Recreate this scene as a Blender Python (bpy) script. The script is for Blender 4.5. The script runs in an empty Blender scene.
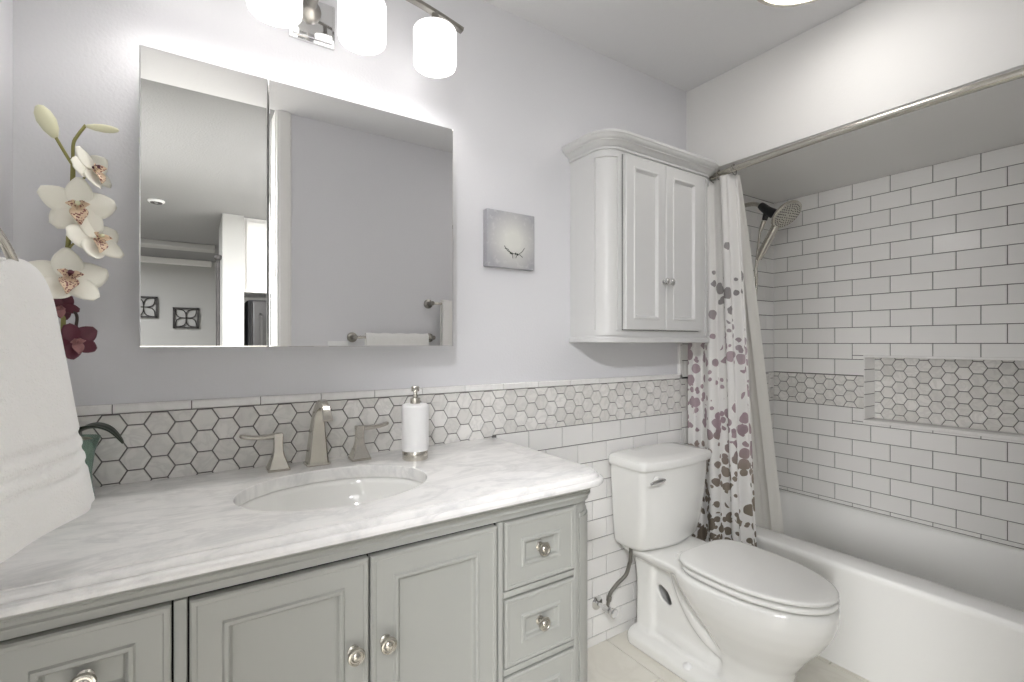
import bpy, bmesh, math, random
from mathutils import Vector, Matrix
random.seed(7)
PI = math.pi
sc = bpy.context.scene
COL = sc.collection

# ------------------------------------------------------------------ camera, world, light, exposure
FPX = 483.0
cam_d = bpy.data.cameras.new('camera')
cam = bpy.data.objects.new('camera', cam_d); COL.objects.link(cam)
cam.location = (0, -1.472, 1.237)
cam.rotation_euler = (PI/2, 0, -math.atan2(.5508, .8347))
cam_d.sensor_width = 36.0
cam_d.lens = FPX/1024*36.0
cam_d.shift_y = 2.5/1024
cam_d.clip_start = 0.01
sc.camera = cam
w = bpy.data.worlds.new('daylight'); sc.world = w; w.use_nodes = True
w.node_tree.nodes['Background'].inputs[0].default_value = (.85, .92, 1, 1)
w.node_tree.nodes['Background'].inputs[1].default_value = 0.6
VANITY_LAMP = 1.05      # side glow of the glass shades
BULB = 23.0             # bulbs shining down through the open shades
CEIL_LAMP = 5.0
WINDOW_FILL = 76.0  # power of the added fill at the invented hall window
vs = sc.view_settings
vs.view_transform = 'Standard'; vs.look = 'None'; vs.gamma = 1; vs.use_curve_mapping = False
vs.exposure = 0.95
sc.cycles.use_denoising = True
sc.cycles.max_bounces = 10
sc.cycles.diffuse_bounces = 6
sc.cycles.sample_clamp_indirect = 6

def area(name, loc, rot, sx, sy, power, color=(1, 1, 1), spread=180):
    d = bpy.data.lights.new(name, 'AREA'); d.shape = 'RECTANGLE'; d.size = sx; d.size_y = sy
    d.energy = power; d.color = color; d.spread = math.radians(spread)
    o = bpy.data.objects.new(name, d); COL.objects.link(o); o.location = loc; o.rotation_euler = rot
    return o
# added fill lights: one inside an invented hall window, three overhead without fixtures
area('added_window_fill', (-2.40, -2.35, 1.30), (0, -1.27, 0), 1.2, 1.1, WINDOW_FILL, (1, .995, .985), 85)
area('added_hall_fill', (-.80, -2.45, 2.41), (0, 0, 0), .35, .35, 55, (.98, .98, 1))
area('added_hall_fill', (1.25, -2.7, 2.41), (0, 0, 0), .35, .35, 22, (.98, .98, 1))

area('added_hall_fill', (-1.3, -5.4, 2.41), (0, 0, 0), .35, .35, 40, (.98, .98, 1))

# ------------------------------------------------------------------ materials
def s2l(c):
    c = c/255.0
    return c/12.92 if c <= .04045 else ((c+.055)/1.055)**2.4
def rgb(r, g, b): return (s2l(r), s2l(g), s2l(b), 1)

class NT:
    def __init__(s, name):
        s.m = bpy.data.materials.new(name); s.m.use_nodes = True
        s.t = s.m.node_tree; s.b = s.t.nodes['Principled BSDF']
    def n(s, typ, **kw):
        nd = s.t.nodes.new(typ)
        for k, v in kw.items():
            if k.startswith('i_'):
                key = k[2:]
                key = int(key) if key.isdigit() else key.replace('_', ' ')
                nd.inputs[key].default_value = v
            else: setattr(nd, k, v)
        return nd
    def l(s, a, b): s.t.links.new(a, b)
    def ramp(s, fac, stops, interp='LINEAR'):
        r = s.n('ShaderNodeValToRGB'); r.color_ramp.interpolation = interp
        e = r.color_ramp.elements
        while len(e) > 1: e.remove(e[-1])
        e[0].position, e[0].color = stops[0]
        for p, c in stops[1:]:
            x = e.new(p); x.color = c
        s.l(fac, r.inputs[0]); return r.outputs[0]
    def mix(s, fac, a, b, blend='MIX'):
        m = s.n('ShaderNodeMix', data_type='RGBA', blend_type=blend)
        for sock, v in ((m.inputs[0], fac), (m.inputs[6], a), (m.inputs[7], b)):
            if hasattr(v, 'is_linked') or hasattr(v, 'links'): s.l(v, sock)
            else: sock.default_value = v
        return m.outputs[2]
    def math(s, op, a, b=None):
        m = s.n('ShaderNodeMath', operation=op)
        for i, v in enumerate((a, b)):
            if v is None: continue
            if hasattr(v, 'links'): s.l(v, m.inputs[i])
            else: m.inputs[i].default_value = v
        return m.outputs[0]
    def bump(s, h, dist=.001, strength=1):
        b = s.n('ShaderNodeBump', i_Strength=strength, i_Distance=dist)
        s.l(h, b.inputs['Height']); s.l(b.outputs[0], s.b.inputs['Normal'])
    def coord(s, out='Object'): return s.n('ShaderNodeTexCoord').outputs[out]

def simple(name, col, rough=.5, metal=0, spec=.5, bump=None, coat=0, var=0.0):
    t = NT(name)
    t.b.inputs['Base Color'].default_value = col
    t.b.inputs['Roughness'].default_value = rough
    t.b.inputs['Metallic'].default_value = metal
    t.b.inputs['Specular IOR Level'].default_value = spec
    t.b.inputs['Coat Weight'].default_value = coat
    co = t.coord()
    nz = t.n('ShaderNodeTexNoise', i_Scale=(bump[0] if bump else 6.0), i_Detail=4.0)
    t.l(co, nz.inputs['Vector'])
    if bump: t.bump(nz.outputs[0], bump[1])
    if var:
        c2 = tuple(max(0, x*(1-var)) for x in col[:3])+(1,)
        t.l(t.ramp(nz.outputs[0], [(.35, c2), (.65, col)]), t.b.inputs['Base Color'])
    return t.m

M = {}
M['paint'] = simple('lavender_grey_paint', rgb(222, 222, 225), .55, spec=.3, bump=(140, .0006))
M['paint_white'] = simple('white_paint', rgb(236, 235, 233), .6, spec=.3, bump=(120, .0006))
M['ceiling'] = simple('ceiling_paint', rgb(226, 226, 227), .8, spec=.2, bump=(90, .001))
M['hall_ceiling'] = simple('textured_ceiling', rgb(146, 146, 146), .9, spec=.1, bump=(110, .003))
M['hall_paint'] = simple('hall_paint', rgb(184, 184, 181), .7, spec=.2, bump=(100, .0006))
M['trim_white'] = simple('trim_gloss_white', rgb(238, 237, 234), .3)
M['grout'] = simple('grey_grout', rgb(118, 116, 114), .9, spec=.1, bump=(300, .0005), var=.15)
M['grout_light'] = simple('light_grout', rgb(176, 172, 164), .9, spec=.1, bump=(300, .0005), var=.1)
M['cab'] = simple('sage_grey_lacquer', rgb(168, 169, 164), .38, spec=.45, var=.02)
M['cab_wall'] = simple('pale_grey_lacquer', rgb(212, 212, 211), .38, spec=.45, var=.02)
M['dark'] = simple('shadow_gap_black', rgb(30, 29, 28), .8)
M['porcelain'] = simple('white_porcelain', rgb(240, 240, 237), .08, spec=.55, coat=.3)
M['seat'] = simple('seat_plastic', rgb(240, 240, 237), .16, spec=.5)
M['tub'] = simple('tub_acrylic', rgb(240, 240, 238), .14, spec=.5)
M['nickel'] = simple('brushed_nickel', rgb(205, 201, 192), .24, metal=1, bump=(400, .0001))
M['nickel_dark'] = simple('dark_nickel', rgb(150, 147, 141), .3, metal=1)
M['chrome'] = simple('chrome', rgb(222, 222, 222), .08, metal=1)
M['black_plastic'] = simple('black_plastic', rgb(42, 42, 44), .45)
M['rubber'] = simple('grey_nozzle_plate', rgb(200, 197, 188), .4, metal=.3)
M['white_plastic'] = simple('white_plastic', rgb(240, 240, 240), .3)
M['steel'] = simple('fridge_steel', rgb(70, 69, 68), .4, metal=.3)
M['iron'] = simple('black_iron', rgb(60, 58, 57), .6)
M['braid'] = simple('braided_hose', rgb(120, 118, 112), .4, metal=.6, bump=(500, .001))
M['petal'] = simple('white_petal', rgb(244, 242, 230), .55, spec=.3, var=.05)
M['bud'] = simple('cream_bud', rgb(232, 231, 200), .5, spec=.3, var=.08)
M['maroon'] = simple('maroon_petal', rgb(98, 38, 55), .45, var=.45)
M['stem'] = simple('olive_stem', rgb(150, 146, 84), .5, var=.3)
M['stem_dark'] = simple('dark_stem', rgb(62, 50, 44), .5, var=.3)
M['leaf'] = simple('dark_leaf', rgb(36, 46, 32), .3, var=.4)
M['pebble'] = simple('pale_pebbles', rgb(205, 200, 180), .6, var=.5, bump=(60, .004))

def mk_mirror():
    t = NT('mirror_silver')
    t.b.inputs['Base Color'].default_value = (.95, .95, .95, 1)
    t.b.inputs['Metallic'].default_value = 1; t.b.inputs['Roughness'].default_value = .0
    return t.m
M['mirror'] = mk_mirror()

def mk_glass():
    t = NT('green_glass')
    t.b.inputs['Base Color'].default_value = rgb(190, 218, 205)
    t.b.inputs['Roughness'].default_value = .06
    t.b.inputs['Transmission Weight'].default_value = .75
    t.b.inputs['IOR'].default_value = 1.3
    return t.m
M['glass'] = mk_glass()

def mk_emit(name, col, st):
    t = NT(name)
    t.b.inputs['Base Color'].default_value = (.9, .9, .9, 1)
    t.b.inputs['Emission Color'].default_value = col
    t.b.inputs['Emission Strength'].default_value = st
    return t.m
M['shade'] = mk_emit('lit_frosted_glass', (1, .975, .955, 1), VANITY_LAMP)
M['bulb'] = mk_emit('lit_bulb', (1, .97, .94, 1), BULB)
M['disc'] = mk_emit('lit_ceiling_diffuser', (1, .97, .94, 1), CEIL_LAMP)

def mk_tile(name, c0, c1, rough, vein=None, bump=0):
    t = NT(name)
    g = t.n('ShaderNodeNewGeometry')
    col = t.ramp(g.outputs['Random Per Island'], [(0, c0), (1, c1)])
    if vein:
        co = t.coord()
        off = t.n('ShaderNodeVectorMath', operation='ADD')
        sc_ = t.n('ShaderNodeVectorMath', operation='SCALE'); sc_.inputs['Scale'].default_value = 9
        cx = t.n('ShaderNodeCombineXYZ')
        t.l(g.outputs['Random Per Island'], cx.inputs[0]); t.l(g.outputs['Random Per Island'], cx.inputs[2])
        t.l(cx.outputs[0], sc_.inputs[0]); t.l(co, off.inputs[0]); t.l(sc_.outputs[0], off.inputs[1])
        nz = t.n('ShaderNodeTexNoise', i_Scale=vein[0], i_Detail=6.0, i_Distortion=1.5)
        t.l(off.outputs[0], nz.inputs['Vector'])
        fac = t.ramp(nz.outputs[0], [(.42, (0, 0, 0, 1)), (.5, (1, 1, 1, 1)), (.58, (0, 0, 0, 1))])
        col = t.mix(t.math('MULTIPLY', fac, vein[1]), col, vein[2])
    t.l(col, t.b.inputs['Base Color'])
    t.b.inputs['Roughness'].default_value = rough
    return t.m
M['subway'] = mk_tile('white_subway_tile', rgb(232, 231, 229), rgb(238, 237, 235), .1)
M['hex'] = mk_tile('carrara_hex_tile', rgb(222, 220, 216), rgb(240, 238, 235), .25, (14, .3, rgb(188, 187, 184)))
M['trimtile'] = mk_tile('marble_trim_tile', rgb(238, 237, 235), rgb(244, 243, 241), .2, (12, .15, rgb(205, 204, 202)))
M['floortile'] = mk_tile('cream_floor_tile', rgb(226, 223, 213), rgb(232, 229, 220), .3, (5, .25, rgb(205, 200, 188)))

def mk_marble():
    t = NT('carrara_marble')
    co = t.coord()
    mp = t.n('ShaderNodeMapping'); mp.inputs['Rotation'].default_value = (0, 0, .75); mp.inputs['Scale'].default_value = (1, 2.0, 1)
    t.l(co, mp.inputs[0])
    n1 = t.n('ShaderNodeTexNoise', i_Scale=3.6, i_Detail=9.0, i_Roughness=.62, i_Distortion=1.3)
    n2 = t.n('ShaderNodeTexNoise', i_Scale=9.0, i_Detail=8.0, i_Roughness=.65, i_Distortion=.8)
    t.l(mp.outputs[0], n1.inputs[0]); t.l(mp.outputs[0], n2.inputs[0])
    v1 = t.ramp(n1.outputs[0], [(.44, (0, 0, 0, 1)), (.5, (1, 1, 1, 1)), (.56, (0, 0, 0, 1))])
    base = t.ramp(n2.outputs[0], [(.32, rgb(226, 226, 225)), (.54, rgb(240, 239, 237))])
    col = t.mix(t.math('MULTIPLY', v1, .22), base, rgb(172, 173, 174))
    t.l(col, t.b.inputs['Base Color'])
    t.b.inputs['Roughness'].default_value = .18
    return t.m
M['marble'] = mk_marble()

def mk_towel():
    t = NT('white_terry')
    t.b.inputs['Base Color'].default_value = rgb(243, 242, 240)
    t.b.inputs['Roughness'].default_value = .95
    t.b.inputs['Specular IOR Level'].default_value = .1
    t.b.inputs['Sheen Weight'].default_value = .25
    co = t.coord()
    a = t.n('ShaderNodeTexNoise', i_Scale=380.0, i_Detail=3.0); t.l(co, a.inputs[0])
    b = t.n('ShaderNodeTexNoise', i_Scale=45.0, i_Detail=3.0); t.l(co, b.inputs[0])
    t.bump(t.math('ADD', a.outputs[0], t.math('MULTIPLY', b.outputs[0], 1.2)), .0020)
    return t.m
M['towel'] = mk_towel()

def mk_curtain():
    """white cloth printed with mauve and olive leaf blobs, by cloth coordinates (u along cloth, v height, metres)"""
    t = NT('printed_curtain_cloth')
    uv = t.coord('UV')
    sep = t.n('ShaderNodeSeparateXYZ'); t.l(uv, sep.inputs[0])
    v = sep.outputs[1]
    wob = t.n('ShaderNodeTexNoise', i_Scale=30.0, i_Detail=1.0); t.l(uv, wob.inputs[0])
    wv = t.n('ShaderNodeVectorMath', operation='SCALE'); wv.inputs['Scale'].default_value = .012
    t.l(wob.outputs[1], wv.inputs[0])
    p = t.n('ShaderNodeVectorMath', operation='ADD'); t.l(uv, p.inputs[0]); t.l(wv.outputs[0], p.inputs[1])
    def blobs(scale, r, dens, seed):
        mp = t.n('ShaderNodeMapping'); mp.inputs['Location'].default_value = (seed, seed*1.7, 0)
        t.l(p.outputs[0], mp.inputs[0])
        vo = t.n('ShaderNodeTexVoronoi', i_Scale=scale, i_Randomness=.85); t.l(mp.outputs[0], vo.inputs['Vector'])
        sp = t.n('ShaderNodeSeparateColor'); t.l(vo.outputs['Color'], sp.inputs[0])
        rad = t.math('ADD', t.math('MULTIPLY', sp.outputs[1], r*.45), r*.65)
        inside = t.math('LESS_THAN', vo.outputs['Distance'], rad)
        keep = t.math('LESS_THAN', sp.outputs[0], dens)
        return t.math('MULTIPLY', inside, keep), sp.outputs[2]
    dens_v = t.n('ShaderNodeMapRange'); t.l(v, dens_v.inputs[0])
    dens_v.inputs[1].default_value = .15; dens_v.inputs[2].default_value = 1.7; dens_v.inputs[3].default_value = 1.0; dens_v.inputs[4].default_value = 0.0
    cl = t.n('ShaderNodeTexNoise', i_Scale=6.0, i_Detail=1.0); t.l(uv, cl.inputs[0])
    dens = t.math('MULTIPLY', dens_v.outputs[0], t.math('ADD', t.math('MULTIPLY', cl.outputs[0], 2.6), -.25))
    a, ca = blobs(20.0, .50, dens, 0)
    b, cb = blobs(32.0, .46, t.math('MULTIPLY', dens, .75), 3.3)
    c, cc = blobs(15.5, .42, t.math('MULTIPLY', dens, .6), 7.1)
    m = t.math('MAXIMUM', a, t.math('MAXIMUM', b, c))
    hn = t.math('ADD', v, t.math('MULTIPLY', t.math('ADD', cl.outputs[0], -.5), .35))
    hue = t.ramp(t.math('MULTIPLY', hn, .5), [(.0, rgb(118, 108, 94)), (.28, rgb(148, 138, 124)), (.37, rgb(168, 156, 146)), (.43, rgb(184, 164, 171)), (.60, rgb(196, 178, 185)), (.70, rgb(168, 164, 164))])
    dk = t.mix(t.math('MULTIPLY', ca, .2), hue, rgb(104, 90, 90))
    col = t.mix(m, rgb(246, 245, 243), dk)
    t.l(col, t.b.inputs['Base Color'])
    t.b.inputs['Roughness'].default_value = .75; t.b.inputs['Specular IOR Level'].default_value = .2
    # cloth lets some light through
    tr = t.n('ShaderNodeBsdfTranslucent'); t.l(col, tr.inputs[0])
    mx = t.n('ShaderNodeMixShader'); mx.inputs[0].default_value = .25
    out = [n for n in t.t.nodes if n.type == 'OUTPUT_MATERIAL'][0]
    t.l(t.b.outputs[0], mx.inputs[1]); t.l(tr.outputs[0], mx.inputs[2]); t.l(mx.outputs[0], out.inputs[0])
    return t.m
M['curtain'] = mk_curtain()
def mk_liner():
    t = NT('liner_vinyl')
    t.b.inputs['Base Color'].default_value = rgb(250, 249, 246); t.b.inputs['Roughness'].default_value = .4
    tr = t.n('ShaderNodeBsdfTranslucent'); tr.inputs[0].default_value = rgb(250, 249, 245)
    mx = t.n('ShaderNodeMixShader'); mx.inputs[0].default_value = .5
    out = [n for n in t.t.nodes if n.type == 'OUTPUT_MATERIAL'][0]
    t.l(t.b.outputs[0], mx.inputs[1]); t.l(tr.outputs[0], mx.inputs[2]); t.l(mx.outputs[0], out.inputs[0])
    return t.m
M['liner'] = mk_liner()

def mk_art():
    """small canvas: soft pale grey field, paler in the middle; twig drawn as separate geometry"""
    t = NT('canvas_print')
    co = t.coord()
    mp = t.n('ShaderNodeMapping'); mp.inputs['Location'].default_value = (-.06, 0, .02); mp.inputs['Scale'].default_value = (8.5, 0, 8.5)
    t.l(co, mp.inputs[0])
    gr = t.n('ShaderNodeTexGradient', gradient_type='SPHERICAL'); t.l(mp.outputs[0], gr.inputs[0])
    nz = t.n('ShaderNodeTexNoise', i_Scale=60.0, i_Detail=4.0); t.l(co, nz.inputs[0])
    base = t.ramp(gr.outputs[1], [(0, rgb(166, 166, 171)), (.75, rgb(216, 216, 210))])
    col = t.mix(t.math('MULTIPLY', t.ramp(nz.outputs[0], [(.55, (0, 0, 0, 1)), (.7, (1, 1, 1, 1))]), .25), base, rgb(225, 225, 222))
    t.l(col, t.b.inputs['Base Color']); t.b.inputs['Roughness'].default_value = .7
    return t.m
M['art'] = mk_art()

# ------------------------------------------------------------------ object helpers
ORG = {}
def thing(name, label, cat, loc, group=None):
    o = bpy.data.objects.new(name, None); COL.objects.link(o)
    o.location = loc; o.empty_display_size = .05
    o['label'] = label; o['category'] = cat
    if group: o['group'] = group
    ORG[o.name] = Vector(loc)
    return o
def obj(name, bm, mat, parent=None, smooth=35, origin=None, label=None, mods=()):
    """one mesh object from world-space bmesh; child of parent, or top-level with its origin at origin"""
    bmesh.ops.remove_doubles(bm, verts=bm.verts, dist=1e-6)
    bmesh.ops.recalc_face_normals(bm, faces=bm.faces)
    org = ORG[parent.name] if parent else Vector(origin or (0, 0, 0))
    bmesh.ops.translate(bm, verts=bm.verts, vec=-org)
    me = bpy.data.meshes.new(name); bm.to_mesh(me); bm.free()
    mats = mat if isinstance(mat, (list, tuple)) else [mat]
    for m_ in mats: me.materials.append(m_)
    if smooth:
        me.polygons.foreach_set('use_smooth', [True]*len(me.polygons))
        me.set_sharp_from_angle(angle=math.radians(smooth))
    o = bpy.data.objects.new(name, me); COL.objects.link(o)
    if parent:
        o.parent = parent
    else: o.location = org
    ORG[o.name] = org
    if label: o['label'] = label
    for typ, kw in mods:
        md = o.modifiers.new(typ.lower(), typ)
        for k, v in kw.items(): setattr(md, k, v)
    return o
def struct(name, bm, mat, smooth=None, parent=None):
    o = obj(name, bm, mat, parent, smooth)
    if not parent: o['kind'] = 'structure'
    return o
def tag(o, label, cat, group=None):
    o['label'] = label; o['category'] = cat
    if group: o['group'] = group
    return o
BM = bmesh.new
def merge(bm, tmp):
    me = bpy.data.meshes.new('t'); tmp.to_mesh(me); tmp.free()
    bm.from_mesh(me); bpy.data.meshes.remove(me)
def box(bm, x0, x1, y0, y1, z0, z1, bev=0, seg=2):
    t = BM()
    vs_ = [t.verts.new((x, y, z)) for z in (z0, z1) for y in (y0, y1) for x in (x0, x1)]
    for f in ((0, 1, 3, 2), (4, 6, 7, 5), (0, 4, 5, 1), (2, 3, 7, 6), (0, 2, 6, 4), (1, 5, 7, 3)):
        t.faces.new([vs_[i] for i in f])
    if bev: bmesh.ops.bevel(t, geom=t.edges[:], offset=bev, segments=seg, affect='EDGES', profile=.5)
    merge(bm, t)
def loft(bm, rings, cap0=True, cap1=True, closed=True, mat=0):
    vr = [[bm.verts.new(p) for p in r] for r in rings]
    n = len(vr[0])
    for a, b in zip(vr, vr[1:]):
        for i in range(n if closed else n-1):
            j = (i+1) % n
            try:
                f = bm.faces.new((a[i], a[j], b[j], b[i])); f.material_index = mat
            except ValueError: pass
    if cap0: bm.faces.new(vr[0][::-1]).material_index = mat
    if cap1: bm.faces.new(vr[-1]).material_index = mat
    return vr
def frame_of(d):
    d = d.normalized()
    up = Vector((0, 0, 1)) if abs(d.z) < .95 else Vector((1, 0, 0))
    a = d.cross(up).normalized(); return a, d.cross(a).normalized()
def tube(bm, pts, r, n=12, caps=True, sq=None):
    pts = [Vector(p) for p in pts]
    rs = r if isinstance(r, (list, tuple)) else [r]*len(pts)
    rings = []; pa = None
    for i, p in enumerate(pts):
        d = (pts[min(i+1, len(pts)-1)]-pts[max(i-1, 0)]).normalized()
        if pa is None: a, b = frame_of(d)
        else:
            a = (pa-d*pa.dot(d)).normalized(); b = d.cross(a)
        pa = a
        rings.append([p+(a*math.cos(2*PI*k/n)+b*math.sin(2*PI*k/n))*rs[i] for k in range(n)])
    loft(bm, rings, caps, caps)
def lathe(bm, prof, org=(0, 0, 0), axis=(0, 0, 1), n=24, caps=True):
    """prof: (radius, height along axis)"""
    ax = Vector(axis).normalized(); a, b = frame_of(ax); o = Vector(org)
    rings = [[o+ax*h+(a*math.cos(2*PI*k/n)+b*math.sin(2*PI*k/n))*max(r, 1e-5) for k in range(n)] for r, h in prof]
    loft(bm, rings, caps, caps)
def spline(pts, n=8):
    """Catmull-Rom through pts"""
    P = [Vector(p) for p in pts]; out = []
    for i in range(len(P)-1):
        p0, p1, p2, p3 = P[max(i-1, 0)], P[i], P[i+1], P[min(i+2, len(P)-1)]
        for k in range(n):
            t = k/n
            out.append(.5*((2*p1)+(p2-p0)*t+(2*p0-5*p1+4*p2-p3)*t*t+(3*p1-p0-3*p2+p3)*t**3))
    out.append(P[-1]); return out
def rrect(x0, x1, y0, y1, rads, n=6):
    """rounded rectangle in plan, ccw from x0,y0; rads = (r00, r10, r11, r01)"""
    pts = []
    cs = ((x0, y0, 1, 1, PI), (x1, y0, -1, 1, 1.5*PI), (x1, y1, -1, -1, 0), (x0, y1, 1, -1, .5*PI))
    for (cx, cy, sx, sy, a0), r in zip(cs, rads):
        if r <= 0: pts += [(cx, cy)]*1; continue
        for k in range(n+1):
            a = a0+PI/2*k/n
            pts.append((cx+sx*r+r*math.cos(a), cy+sy*r+r*math.sin(a)))
    return pts
def at(pts, z): return [(x, y, z) for x, y in pts]

# polygon tiles -----------------------------------------------------
def clip(poly, u0, u1, v0, v1):
    for ax, lim, sg in ((0, u0, 1), (0, u1, -1), (1, v0, 1), (1, v1, -1)):
        out = []
        for i, p in enumerate(poly):
            q = poly[(i+1) % len(poly)]
            dp, dq = (p[ax]-lim)*sg, (q[ax]-lim)*sg
            if dp >= 0: out.append(p)
            if dp*dq < 0:
                t = dp/(dp-dq); out.append((p[0]+(q[0]-p[0])*t, p[1]+(q[1]-p[1])*t))
        poly = out
        if len(poly) < 3: return []
    return poly
def inset(poly, d):
    """offset a ccw convex polygon inwards by cutting it with its own shifted edges"""
    P = []
    for p in poly:
        if not P or math.hypot(p[0]-P[-1][0], p[1]-P[-1][1]) > 1e-5: P.append(p)
    if len(P) > 1 and math.hypot(P[0][0]-P[-1][0], P[0][1]-P[-1][1]) < 1e-5: P.pop()
    n = len(P); out = P
    if n < 3: return []
    for i in range(n):
        (x0, y0), (x1, y1) = P[i], P[(i+1) % n]
        l_ = math.hypot(x1-x0, y1-y0); nx, ny = -(y1-y0)/l_, (x1-x0)/l_; c = nx*x0+ny*y0+d
        new = []
        for k in range(len(out)):
            p, q = out[k], out[(k+1) % len(out)]
            dp, dq = nx*p[0]+ny*p[1]-c, nx*q[0]+ny*q[1]-c
            if dp >= 0: new.append(p)
            if dp*dq < 0:
                t = dp/(dp-dq); new.append((p[0]+(q[0]-p[0])*t, p[1]+(q[1]-p[1])*t))
        out = new
        if len(out) < 3: return []
    return out
def tile(bm, poly, fn, gap=.003, h=.006, bev=.0012):
    o = inset(poly, gap/2)
    if not o: return
    cx, cy = sum(p[0] for p in o)/len(o), sum(p[1] for p in o)/len(o)
    i = []
    for x, y in o:      # bevelled top face
        l_ = math.hypot(cx-x, cy-y); k = min(.4, bev*1.3/max(l_, 1e-6)); i.append((x+(cx-x)*k, y+(cy-y)*k))
    loft(bm, [[fn(u, v, 0) for u, v in o], [fn(u, v, h-bev*.7) for u, v in o], [fn(u, v, h) for u, v in i]], False, True)
def rect(u0, u1, v0, v1): return [(u0, v0), (u1, v0), (u1, v1), (u0, v1)]
def subway(bm, fn, u0, u1, v0, v1, top, ph, pl, j0, holes=(), **kw):
    """courses from top downwards; j0: position of one joint in course 0"""
    r = 0
    while top-r*ph > v0+.004:
        a, b = top-(r+1)*ph, top-r*ph
        ph_ = j0+(pl/2 if r % 2 else 0)
        k = math.floor((u0-ph_)/pl)-1
        while ph_+k*pl < u1:
            cell = clip(rect(ph_+k*pl, ph_+(k+1)*pl, a, b), u0, u1, v0, v1)
            pieces = [cell] if cell else []
            for (hu0, hu1, hv0, hv1) in holes:
                nxt = []
                for c in pieces:
                    cu = [p[0] for p in c]; cv = [p[1] for p in c]
                    x0, x1, y0, y1 = min(cu), max(cu), min(cv), max(cv)
                    if x1 <= hu0 or x0 >= hu1 or y1 <= hv0 or y0 >= hv1: nxt.append(c); continue
                    if y1 > hv1: nxt.append(rect(x0, x1, hv1, y1))
                    if y0 < hv0: nxt.append(rect(x0, x1, y0, hv0))
                    yy0, yy1 = max(y0, hv0), min(y1, hv1)
                    if x0 < hu0: nxt.append(rect(x0, hu0, yy0, yy1))
                    if x1 > hu1: nxt.append(rect(hu1, x1, yy0, yy1))
                pieces = nxt
            for c in pieces: tile(bm, c, fn, **kw)
            k += 1
        r += 1
def hexes(bm, fn, u0, u1, v0, v1, cu, cv, pitch=.054, vlow=None, **kw):
    R = pitch/math.sqrt(3); cp = 1.5*R
    i0 = math.floor((u0-cu)/cp)-1
    for i in range(i0, math.ceil((u1-cu)/cp)+2):
        off = pitch/2 if i % 2 else 0
        for j in range(math.floor((v0-cv)/pitch)-3, math.ceil((v1-cv)/pitch)+2):
            x, y = cu+i*cp, cv+j*pitch+off
            p = clip([(x+R*math.cos(PI/3*k), y+R*math.sin(PI/3*k)) for k in range(6)], u0, u1, (vlow[1] if vlow and x < vlow[0] else v0), v1)
            if p: tile(bm, p, fn, **kw)
def quad(bm, pts): bm.faces.new([bm.verts.new(p) for p in pts])

# panels with mitred mouldings --------------------------------------
def panel(bm, x0, x1, z0, z1, y, prof):
    """front faces -Y. prof: list of (inset, projection towards the room)"""
    rings = [[(x0+i, y-p, z0+i), (x1-i, y-p, z0+i), (x1-i, y-p, z1-i), (x0+i, y-p, z1-i)] for i, p in prof]
    loft(bm, rings, True, True)
def knob(name, x, y, z, mat, parent, s=1.0):
    bm = BM()
    prof = [(.0001, 0), (.011, 0), (.011, .003), (.006, .006), (.0055, .014), (.009, .017), (.0155, .019), (.0165, .022), (.0150, .0255), (.0125, .0262), (.0115, .0248), (.009, .0248), (.0075, .0268), (.003, .028), (.0001, .028)]
    lathe(bm, [(r*s, h*s) for r, h in prof], (x, y, z), (0, -1, 0), 24)
    return obj(name, bm, mat, parent, 40)

# ------------------------------------------------------------------ the room shell
XL, XR, XS = -.327, 2.746, 1.972     # left wall, tub wall face, soffit front
YF, ZC = -1.558, 2.441               # front wall, ceiling
ZS = 2.032                           # soffit underside
TH = .006                            # tile thickness
bm = BM(); box(bm, -2.6, 3.1, -7.4, .2, -.12, -.006); struct('floor', bm, M['grout_light'])
bm = BM()
FX, FY = .305, .61
for i in range(-3, 9):
    u = 1.44+i*FX
    for j in range(-12, 5):
        v = -.59+j*FY+(0.0 if i % 2 == 0 else .305) + (.16 if i == 0 else 0)
        c = clip(rect(u, u+FX, v, v+FY), -.33, 2.10, -7.1, -.0)
        if c: tile(bm, c, lambda a, b, d: (a, b, -.006+d), gap=.003, h=.006, bev=.0008)
struct('floor_tiles', bm, M['floortile'])

bm = BM(); box(bm, -.45, 2.95, 0.0, .15, -.1, 2.6)
# painted part only above the tile trim: the tiled skin is added in front
struct('wall_back', bm, M['paint'])
bm = BM(); box(bm, -.45, XL, -1.68, .0, -.1, 2.6); struct('wall_left', bm, M['paint'])
bm = BM(); box(bm, .43, 2.95, -1.68, YF, -.1, 2.6); struct('wall_front', bm, M['paint'])
bm = BM(); box(bm, XR+.006, XR+.011, -1.60, .0, -.1, 2.1)
bm.free()
# ceiling
bm = BM(); box(bm, -.45, 2.95, -1.56, .15, ZC, ZC+.1); struct('ceiling', bm, M['ceiling'])
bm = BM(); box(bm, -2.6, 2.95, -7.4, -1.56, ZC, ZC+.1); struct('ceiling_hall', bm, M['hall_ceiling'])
# soffit over the tub
bm = BM(); box(bm, XS, XR+.1, YF-.02, 0, ZS, ZC); struct('wall_soffit', bm, M['paint_white'])

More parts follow.
